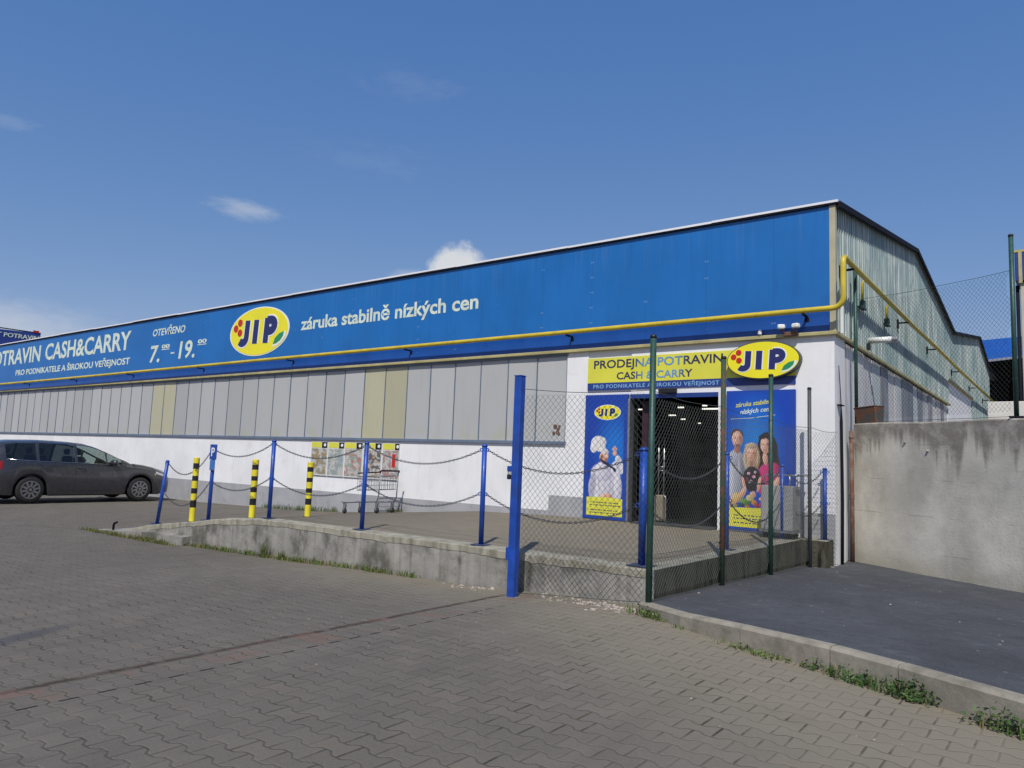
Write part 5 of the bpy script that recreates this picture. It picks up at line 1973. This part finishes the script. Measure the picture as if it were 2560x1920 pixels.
for dy in frange(-0.2, 0.2, 4):
    mb.tube([(cx0+0.05, cyc+dy, pz(cx0, 0.255)), (cx1-0.05, cyc+dy, pz(cx1, 0.255))], 0.006, 6)
mb.build('chassis', MT['tubegrey'], sc)
mb = MB()
mb.smooth = True
bx0, bx1 = -9.95, -9.25
for h in (0.52, 0.62, 0.72, 0.82):
    mb.tube([(bx0, cyc-0.25, pz(bx0, h)), (bx1, cyc-0.25, pz(bx1, h)), (bx1, cyc+0.25, pz(bx1, h)), (bx0, cyc+0.25, pz(bx0, h))], 0.010 if h in (0.52, 0.82) else 0.004, 6, closed=True)
for x in frange(bx0, bx1, 11):
    for dy in (-0.25, 0.25):
        mb.tube([(x, cyc+dy, pz(x, 0.52)), (x, cyc+dy, pz(x, 0.82))], 0.004, 5)
for dy in frange(-0.25, 0.25, 6):
    for x in (bx0, bx1):
        mb.tube([(x, cyc+dy, pz(x, 0.52)), (x, cyc+dy, pz(x, 0.82))], 0.004, 5)
    mb.tube([(bx0, cyc+dy, pz(bx0, 0.52)), (bx1, cyc+dy, pz(bx1, 0.52))], 0.004, 5)
mb.build('basket', MT['tubegrey'], sc)
mb = MB()
mb.smooth = True
mb.tube([(cx1+0.02, cyc-0.29, pz(cx1, 0.90)), (cx1+0.05, cyc-0.27, pz(cx1, 0.93)), (cx1+0.05, cyc+0.27, pz(cx1, 0.93)), (cx1+0.02, cyc+0.29, pz(cx1, 0.90))], 0.018, 8)
mb.tube([(bx0, cyc-0.26, pz(bx0, 0.90)), (cx1+0.02, cyc-0.26, pz(cx1, 0.90))], 0.014, 8)
mb.build('handle', MT['verge'], sc)
for x in (cx0+0.12, cx1-0.08):
    for dy in (-0.23, 0.23):
        mb = MB()
        mb.smooth = True
        zb = pz(x, 0.065)
        mb.lathe([(0.04, -0.02), (0.063, -0.014), (0.063, 0.014), (0.04, 0.02)], (x, cyc+dy, zb), 12, 'y')
        w = mb.build('wheel', MT['rubber'], sc)
        mb = MB()
        mb.box(x-0.02, x+0.02, cyc+dy-0.032, cyc+dy-0.024, zb-0.01, zb+0.17)
        mb.box(x-0.02, x+0.02, cyc+dy+0.024, cyc+dy+0.032, zb-0.01, zb+0.17)
        mb.build('caster_fork', MT['tubegrey'], w)

# boarded trolley right of the entrance
bc = thing('boarded_trolley', 'trolley with grey board sides and a steel handle below the family poster', 'trolley', (-0.62, -0.42, 0.01))
mb = MB()
mb.box(-0.94, -0.46, -0.62, -0.22, 0.13, 0.80, 0.01)
mb.build('board_box', MT['boxgrey'], bc)
mb = MB()
mb.box(-0.96, -0.44, -0.64, -0.20, 0.095, 0.128)
mb.build('deck', MT['tubegrey'], bc)
mb = MB()
mb.smooth = True
for y in (-0.60, -0.24):
    mb.tube([(-0.90, y, 0.80), (-0.90, y, 0.94), (-0.86, y, 0.965), (-0.46, y, 0.965), (-0.36, y, 0.975)], 0.013, 8)
    for x in (-0.76, -0.62, -0.50):
        mb.tube([(x, y, 0.80), (x, y, 0.965)], 0.008, 6)
mb.tube([(-0.36, -0.64, 0.975), (-0.36, -0.20, 0.975)], 0.018, 8)
mb.build('handle', MT['steel'], bc)
for x in (-0.88, -0.52):
    for y in (-0.56, -0.28):
        mb = MB()
        mb.lathe([(0.03, -0.018), (0.045, -0.012), (0.045, 0.012), (0.03, 0.018)], (x, y, 0.055), 12, 'y')
        mb.build('wheel', MT['rubber'], bc)

# bent iron stub on the ramp's edge
hk = thing('bent_pipe_stub', 'short bent iron stub sticking up at the low end of the ramp', 'pipe stub', (-11.35, -5.47, -0.56))
mb = MB()
mb.smooth = True
mb.tube([(-11.40, -5.47, -0.60), (-11.40, -5.47, -0.46), (-11.37, -5.47, -0.42), (-11.28, -5.47, -0.395)], 0.022, 8)
mb.build('stub', MT['verge'], hk)

# ------------------------------------------------------------------ the car
CXC, CY, CZ = -19.53, -1.48, -0.535       # centre line, front axle, ground
car = thing('parked_car', 'dark grey family van parked nose to the white wall at the left', 'car', (CXC, CY-1.41, CZ))


def cw_(t, tab):
    return lerp_tab(sorted(tab), t)


TOP = [(0.97, 0.52), (0.955, 0.66), (0.90, 0.76), (0.75, 0.85), (0.45, 0.945), (0.10, 1.01), (-0.20, 1.055), (-0.50, 1.21), (-0.85, 1.38), (-1.20, 1.525), (-1.45, 1.585), (-1.9, 1.625), (-2.6, 1.635), (-3.2, 1.61), (-3.5, 1.56), (-3.68, 1.45), (-3.80, 1.20), (-3.86, 0.95), (-3.89, 0.70), (-3.89, 0.5)]
BELT = [(0.97, 0.50), (0.955, 0.60), (0.90, 0.69), (0.75, 0.78), (0.45, 0.87), (0.10, 0.935), (-0.20, 0.97), (-0.6, 1.0), (-1.5, 1.035), (-2.6, 1.06), (-3.4, 1.10), (-3.68, 1.12), (-3.80, 1.02), (-3.86, 0.88), (-3.89, 0.66)]
WID = [(0.97, 0.60), (0.955, 0.68), (0.90, 0.76), (0.75, 0.845), (0.45, 0.905), (0.1, 0.925), (-1, 0.93), (-2.8, 0.93), (-3.4, 0.915), (-3.68, 0.87), (-3.80, 0.83), (-3.86, 0.79), (-3.89, 0.72)]
RW = [(0.97, 0.55), (0.75, 0.74), (0.1, 0.80), (-0.20, 0.80), (-0.85, 0.70), (-1.45, 0.64), (-2.6, 0.64), (-3.4, 0.62), (-3.68, 0.60), (-3.80, 0.62), (-3.89, 0.6)]
cuts = [0.97, 0.955, 0.90, 0.82, 0.75, 0.6, -0.20, -0.35, -0.55, -0.62, -0.93, -0.98, -1.20, -1.45, -1.72, -1.80, -2.1, -2.35, -2.66, -2.74, -2.95, -3.2, -3.42, -3.5, -3.60, -3.68, -3.75, -3.80, -3.86, -3.89]
for tw in (0.0, -2.82):
    for a in frange(-1, 1, 14):
        cuts.append(tw+0.415*a)
cuts = sorted(set(round(c, 4) for c in cuts), reverse=True)


def zbot(t):
    z = 0.20 if t < 0.75 else 0.20+0.05*(t-0.75)/0.2
    if t < -3.4:
        z = 0.20+0.12*(-3.4-t)/0.5
    for tw in (0.0, -2.82):
        if abs(t-tw) < 0.415:
            z = max(z, 0.335+math.sqrt(max(0, 0.40**2-min(0.40, abs(t-tw))**2)))
    return z


def section(t):
    w, rw_, zb, zbelt, ztop = cw_(t, WID), cw_(t, RW), zbot(t), cw_(t, BELT), cw_(t, TOP)
    zre = max(zbelt+0.012, ztop-0.055-0.02*(rw_ < 0.75))
    if t > -0.2:
        zre = min(ztop-0.015, zbelt+0.06)
    z1 = max(zb+0.02, 0.40)
    z2 = max(zb+0.04, 0.66)
    z2 = min(z2, zbelt-0.02) if zbelt-0.02 > z1 else z1+0.005
    z3 = max(z2+0.005, zbelt-0.05)
    return [(w*0.955, zb), (w*0.992, z1), (w, z2), (w*0.985, z3), (w*0.965, max(zbelt, z3+0.004)), (rw_+(w-rw_)*0.10, zre-0.01), (rw_*0.93, zre+0.028), (rw_*0.55, ztop-0.008), (0.0, ztop)]


GL = {'quarter_glass': (-0.55, -0.93), 'front_glass': (-0.98, -1.72), 'rear_glass': (-1.80, -2.66), 'tail_glass': (-2.74, -3.42)}
body = MB()
body.use(MT['carpaint'], True)
gm = {}
cols = []
NR = 9
for t in cuts:
    s = section(t)
    cols.append([(x, t, z) for x, z in s]+[(-x, t, z) for x, z in reversed(s[:-1])])
NC = len(cols[0])
body.v = [p for c in cols for p in c]
for i in range(len(cuts)-1):
    tm = (cuts[i]+cuts[i+1])/2
    for j in range(NC-1):
        jr = j if j < NR-1 else NC-2-j      # mirrored row number
        side = 'R' if j < NR-1 else 'L'
        idx = (i*NC+j, (i+1)*NC+j, (i+1)*NC+j+1, i*NC+j+1)
        key = None
        if jr == 4:
            for g, (a, b) in GL.items():
                if b < tm < a:
                    key = (g, side)
        if jr in (6, 7) and -1.35 < tm < -0.24:
            key = ('windscreen', '')
        if jr in (6, 7) and -3.80 < tm < -3.55:
            key = ('rear_window', '')
        if key:
            gm.setdefault(key, []).append([body.v[q] for q in idx])
        else:
            body.face(idx)
body.face([j for j in range(NC)])
body.face([(len(cuts)-1)*NC+j for j in reversed(range(NC))])


def C(p):
    return (p[0], p[1]+1.41, p[2])


body.v = [C(p) for p in body.v]
bo = body.build('body', None, car, local=True)
for (g, side), quads in gm.items():
    mb = MB()
    mb.smooth = True
    for qd in quads:
        inset = [(p[0]*0.995, p[1], p[2]-0.002) for p in qd]
        mb.raw([C(p) for p in inset], [(0, 1, 2, 3)])
    dark_ = g in ('rear_glass', 'tail_glass', 'rear_window')
    mb.build(g, MT['carglass'] if dark_ else MT['carglass2'], car, local=True)
# underbody and cabin
mb = MB()
mb.box(-0.66, 0.66, -2.3, 2.15, 0.17, 0.62, 0.03)
mb.box(-0.84, 0.84, -0.95, 0.92, 0.17, 0.40, 0.02)
mb.build('underbody', MT['rubber'], car, local=True)
mb = MB()
mb.box(-0.80, 0.80, -2.2, 1.15, 0.63, 0.90, 0.03)
mb.box(-0.76, 0.76, 0.55, 1.05, 0.901, 0.98, 0.03)
mb.build('cabin_floor', MT['black'], car, local=True)
for y in (0.0, -0.95, -1.75):
    for x in (-0.38, 0.38):
        mb = MB()
        mb.box(x-0.24, x+0.24, y-0.16, y-0.02, 0.901, 1.22, 0.05)
        mb.box(x-0.13, x+0.13, y-0.17, y-0.07, 1.25, 1.42, 0.04)
        mb.build('seat', MT['black'], car, local=True)
# wheels
for tw in (0.0, -2.82):
    for sx in (1, -1):
        mb = MB()
        mb.smooth = True
        c = (sx*0.80, tw+1.41, 0.335)
        pr_ = [(0.225, -0.10), (0.30, -0.11), (0.332, -0.085), (0.335, 0.085), (0.30, 0.11), (0.228, 0.10)]
        mb.lathe(pr_, c, 30, 'x')
        wheel = mb.build('wheel', MT['rubber'], car, local=True)
        mb = MB()
        o = sx*0.80+sx*0.095
        mb.lathe([(0.232, -0.012), (0.232, 0.012), (0.205, 0.012), (0.205, -0.05)] if sx > 0 else [(0.205, 0.05), (0.205, -0.012), (0.232, -0.012), (0.232, 0.012)], (o, tw+1.41, 0.335), 28, 'x')
        for k in range(10):
            a = 2*math.pi*k/10+0.2
            ca, sa = math.cos(a), math.sin(a)
            w = 0.022
            q = []
            for rr, ww in ((0.03, 0.030), (0.215, 0.020)):
                for s in (-1, 1):
                    q.append((o+sx*0.016, tw+1.41+rr*ca-s*ww*sa, 0.335+rr*sa+s*ww*ca))
            q2 = [(x-sx*0.03, y, z) for x, y, z in q]
            mb.raw(q+q2, [(0, 2, 3, 1), (0, 4, 6, 2), (1, 3, 7, 5)])
        mb.lathe([(0.045, 0.0), (0.04, sx*0.022)], (o, tw+1.41, 0.335), 14, 'x')
        mb.build('rim', MT['alloy'], wheel, local=True)
# lamps, mirrors, handles, trims
for sx, lb in ((1, 'R'), (-1, 'L')):
    def side_patch(t0, t1, z00, z01, z10, z11, off=0.006):
        """quad strip following the flank between two stations"""
        vs, n = [], 6
        for k in range(n+1):
            t = t0+(t1-t0)*k/n
            for m_ in range(4):
                zz = (z00+(z10-z00)*k/n)+((z01+(z11-z01)*k/n)-(z00+(z10-z00)*k/n))*m_/3
                s = section(t)
                w = s[0][0]
                for (xa, za), (xb, zb2) in zip(s, s[1:]):
                    if za <= zz <= zb2:
                        w = xa+(xb-xa)*(zz-za)/max(1e-6, zb2-za)
                        break
                vs.append(C((sx*(w+off), t, zz)))
        fs = []
        for k in range(n):
            for m_ in range(3):
                a = k*4+m_
                fs.append((a, a+4, a+5, a+1))
        return vs, fs
    mb = MB()
    mb.smooth = True
    mb.raw(*side_patch(0.44, 0.93, 0.78, 0.845, 0.64, 0.70))
    mb.build('headlight', MT['headl'], car, local=True)
    mb = MB()
    mb.raw(*side_patch(0.40, 0.44, 0.74, 0.78, 0.73, 0.78, 0.008))
    mb.build('side_repeater', MT['amber'], car, local=True)
    mb = MB()
    mb.smooth = True
    mb.raw(*side_patch(-3.50, -3.85, 0.86, 1.08, 0.82, 0.93))
    mb.build('tail_light', MT['taill'], car, local=True)
    mb = MB()
    for t in (-0.80, -1.76, -2.62):
        vs, fs = side_patch(t, t-0.010, 0.30, 1.0, 0.30, 1.0, 0.0025)
        mb.raw(vs, fs)
    vs, fs = side_patch(-0.80, -2.45, 0.30, 0.308, 0.30, 0.308, 0.0025)
    mb.raw(vs, fs)
    mb.build('door_seam', MT['rubber'], car, local=True)
    for t in (-1.62, -2.48):
        mb = MB()
        mb.smooth = True
        mb.tube([C((sx*0.925, t+0.09, 0.905)), C((sx*0.952, t+0.06, 0.91)), C((sx*0.952, t-0.06, 0.915)), C((sx*0.925, t-0.09, 0.915))], 0.014, 6)
        mb.build('door_handle', MT['carpaint'], car, local=True)
    mb = MB()
    mb.smooth = True
    mb.lathe([(0.02, -0.13), (0.075, -0.11), (0.085, 0.0), (0.07, 0.10), (0.02, 0.12)], C((sx*1.03, -0.82, 1.08)), 10, 'x')
    mb.box(*(sorted((sx*0.90, sx*0.99))), -0.86+1.41, -0.80+1.41, 1.00, 1.05)
    mb.build('mirror', MT['carpaint'], car, local=True)
    mb = MB()
    mb.smooth = True
    mb.tube([C((sx*0.905, -0.60, 1.012)), C((sx*0.905, -1.5, 1.048)), C((sx*0.905, -2.6, 1.073)), C((sx*0.89, -3.42, 1.115))], 0.007, 5)
    mb.build('window_trim', MT['chrome'], car, local=True)
mb = MB()
mb.raw([C((-0.5, 0.965, 0.50)), C((0.5, 0.965, 0.50)), C((0.5, 0.972, 0.62)), C((-0.5, 0.972, 0.62))], [(0, 1, 2, 3)])
mb.build('grille', MT['black'], car, local=True)
fix_normals(bo)

# ------------------------------------------------------------------ weeds, rubble
def blades(mb, x, y, z, n, h, spread, lean=0.6):
    for _ in range(n):
        a = rnd.uniform(0, 2*math.pi)
        r = spread*math.sqrt(rnd.random())
        bx_, by_ = x+r*math.cos(a), y+r*0.5*math.sin(a)
        hh = h*rnd.uniform(0.45, 1.1)
        la = rnd.uniform(0, 2*math.pi)
        ln = hh*lean*rnd.uniform(0.2, 1.0)
        w = rnd.uniform(0.0025, 0.006)
        wa = la+math.pi/2
        dx, dy = math.cos(wa)*w, math.sin(wa)*w
        p0 = (bx_, by_, z-0.01)
        p1 = (bx_+math.cos(la)*ln*0.35, by_+math.sin(la)*ln*0.35, z+hh*0.6)
        p2 = (bx_+math.cos(la)*ln, by_+math.sin(la)*ln, z+hh*0.95)
        mb.raw([(p0[0]-dx, p0[1]-dy, p0[2]), (p0[0]+dx, p0[1]+dy, p0[2]), (p1[0]+dx*0.8, p1[1]+dy*0.8, p1[2]), (p1[0]-dx*0.8, p1[1]-dy*0.8, p1[2]), p2], [(0, 1, 2, 3), (3, 2, 4)])


def leaves(mb, x, y, z, n, h, spread):
    for _ in range(n):
        a = rnd.uniform(0, 2*math.pi)
        r = spread*math.sqrt(rnd.random())
        px, py, pz_ = x+r*math.cos(a), y+r*0.55*math.sin(a), z+h*rnd.random()*(1-0.6*r/spread)
        s = rnd.uniform(0.008, 0.022)
        u = Vector((rnd.gauss(0, 1), rnd.gauss(0, 1), rnd.gauss(0, 0.5))).normalized()
        v = u.cross(Vector((rnd.gauss(0, 1), rnd.gauss(0, 1), rnd.gauss(0, 1)))).normalized()
        c = Vector((px, py, pz_))
        mb.raw([c-u*s, c+v*s*0.5, c+u*s, c-v*s*0.5], [(0, 1, 2, 3)])


# grass along the foot of the retaining wall and the facade: nobody could count it
mb = MB()
for i in range(420):
    x = rnd.uniform(-12.3, -3.6)
    if rnd.random() < 0.5*(x+12)/8:
        continue
    yy = (YW-0.22) if x < -8.9 else YW-0.02
    mb.use(MT['weed1'] if rnd.random() < 0.6 else MT['weed3'])
    blades(mb, x, yy-rnd.uniform(0, 0.08), yard_z(x, yy), rnd.randint(5, 14), rnd.uniform(0.04, 0.11), 0.12)
for i in range(50):
    x = rnd.uniform(-14.6, -11.6)
    mb.use(MT['weed2'] if rnd.random() < 0.6 else MT['weed1'])
    zz = terr_z(x, 0) if x > -12.1 else yard_z(x, 0)
    blades(mb, x, -0.06, zz, 10, rnd.uniform(0.08, 0.2), 0.14)
for i in range(12):
    x = rnd.uniform(-9.75, -9.25)
    mb.use(MT['weed3'] if i % 2 else MT['weed2'])
    blades(mb, x, -0.10, terr_z(x, 0), 10, 0.12, 0.1)
for i in range(26):
    s = rnd.uniform(0.0, 6.0)
    x = -0.4+s*0.88
    mb.use(MT['weed1'] if rnd.random() < 0.6 else MT['weed3'])
    blades(mb, x, kerb_y(x)-0.03, yard_z(x, kerb_y(x)), 8, 0.035, 0.08)
tag(mb.build('grass', None), 'thin strips of grass and weeds growing along the wall foot and kerb', 'grass', kind='stuff')

WC = [(-6.72, YW-0.10, 'tall pale weed tuft against the retaining wall, below the third chain post', 0.26, 'weed1', 40, 0),
      (-6.30, YW-0.08, 'lower weed tuft at the retaining wall, right of the tall tuft', 0.17, 'weed1', 30, 0),
      (-0.22, -5.80, 'green weed clump at the kerb start beside the corner fence post', 0.10, 'weed1', 60, 110),
      (0.98, -6.37, 'low grass clump along the middle of the kerb', 0.05, 'weed1', 60, 30),
      (1.62, -6.70, 'leafy dark weed clump against the kerb, left of the largest clump', 0.11, 'weed2', 30, 140),
      (1.95, -6.87, 'largest leafy weed clump against the kerb on the right', 0.125, 'weed2', 40, 200),
      (2.62, -7.24, 'weed clump at the kerb by the right edge of the picture', 0.11, 'weed2', 40, 150)]
for x, y, lab, h, mname, nb, nl in WC:
    if nl:
        y = kerb_y(x)-0.05
        h *= 1.25
    t = thing('weed_clump', lab, 'weed', (x, y, yard_z(x, y)), 'weed clumps along wall and kerb')
    mb = MB()
    z = yard_z(x, y)
    sp = 0.10 if nl == 0 else 0.20
    for k in range(4 if nl else 1):
        xx = x+rnd.uniform(-0.18, 0.18)*(nl > 0)
        yy = y-0.45*(xx-x)
        blades(mb, xx, yy, z, nb//(6 if nl else 1)+4, h*(0.75 if nl else 1.0), sp*0.6)
    mb.use(MT[mname])
    mb.mi = [0]*len(mb.f)
    mb.use(MT['weed3'])
    blades(mb, x, y, z, 7, h*0.8, sp*0.8)
    mb.build('blades', None, t)
    if nl:
        mb = MB()
        for k in range(5):
            xx = x+rnd.uniform(-0.22, 0.22)
            leaves(mb, xx, y-0.47*(xx-x), z, nl//3+6, h*rnd.uniform(0.5, 1.25), 0.11)
        mb.build('leaves', MT['weed2'] if mname == 'weed2' else MT['weed1'], t)

mb = MB()
def pebble(x, y, z, s):
    n = 7
    o = len(mb.v)
    rr = [s*rnd.uniform(0.6, 1.1) for _ in range(n)]
    h = s*rnd.uniform(0.4, 0.9)
    for lvl, k in ((0, 1.0), (0.55, 0.95), (1.0, 0.45)):
        for i in range(n):
            a = 2*math.pi*i/n
            mb.v.append((x+rr[i]*k*math.cos(a), y+rr[i]*k*math.sin(a), z-0.004+h*lvl*rnd.uniform(0.85, 1.1)))
    for l in range(2):
        for i in range(n):
            j = (i+1) % n
            mb.face((o+l*n+i, o+l*n+j, o+(l+1)*n+j, o+(l+1)*n+i))
    mb.face([o+2*n+i for i in range(n)])
for i in range(70):
    x = rnd.gauss(-2.62, 0.22)
    pebble(x, -5.40-abs(rnd.gauss(0, 0.09)), yard_z(x, -5.5), rnd.uniform(0.006, 0.024)*(1.4 if rnd.random() < 0.15 else 1))
for i in range(150):
    x = rnd.gauss(-0.75, 0.28) if i % 3 else rnd.uniform(-1.7, -0.4)
    y = -5.50-abs(rnd.gauss(0, 0.13))-0.15*(x+0.8)
    pebble(x, y, yard_z(x, y), rnd.uniform(0.006, 0.030))
for i in range(60):
    x = rnd.uniform(-3, 3)
    y = rnd.uniform(-9, -6.2)
    if y < kerb_y(x)-0.1:
        pebble(x, y, yard_z(x, y), rnd.uniform(0.004, 0.010))
for i in range(50):
    x, y = rnd.uniform(-0.3, 3.0), rnd.uniform(-5.4, 0.3)
    pebble(x, y, asph_z(x, y), rnd.uniform(0.005, 0.014))
for i in range(25):
    x, y = rnd.gauss(-0.12, 0.08), rnd.gauss(-0.1, 0.1)
    pebble(x, y, asph_z(x, y), rnd.uniform(0.01, 0.03))
tag(mb.build('rubble', MT['stone']), 'pale rubble and pebbles scattered at the wall foot and on the asphalt', 'rubble', kind='stuff')
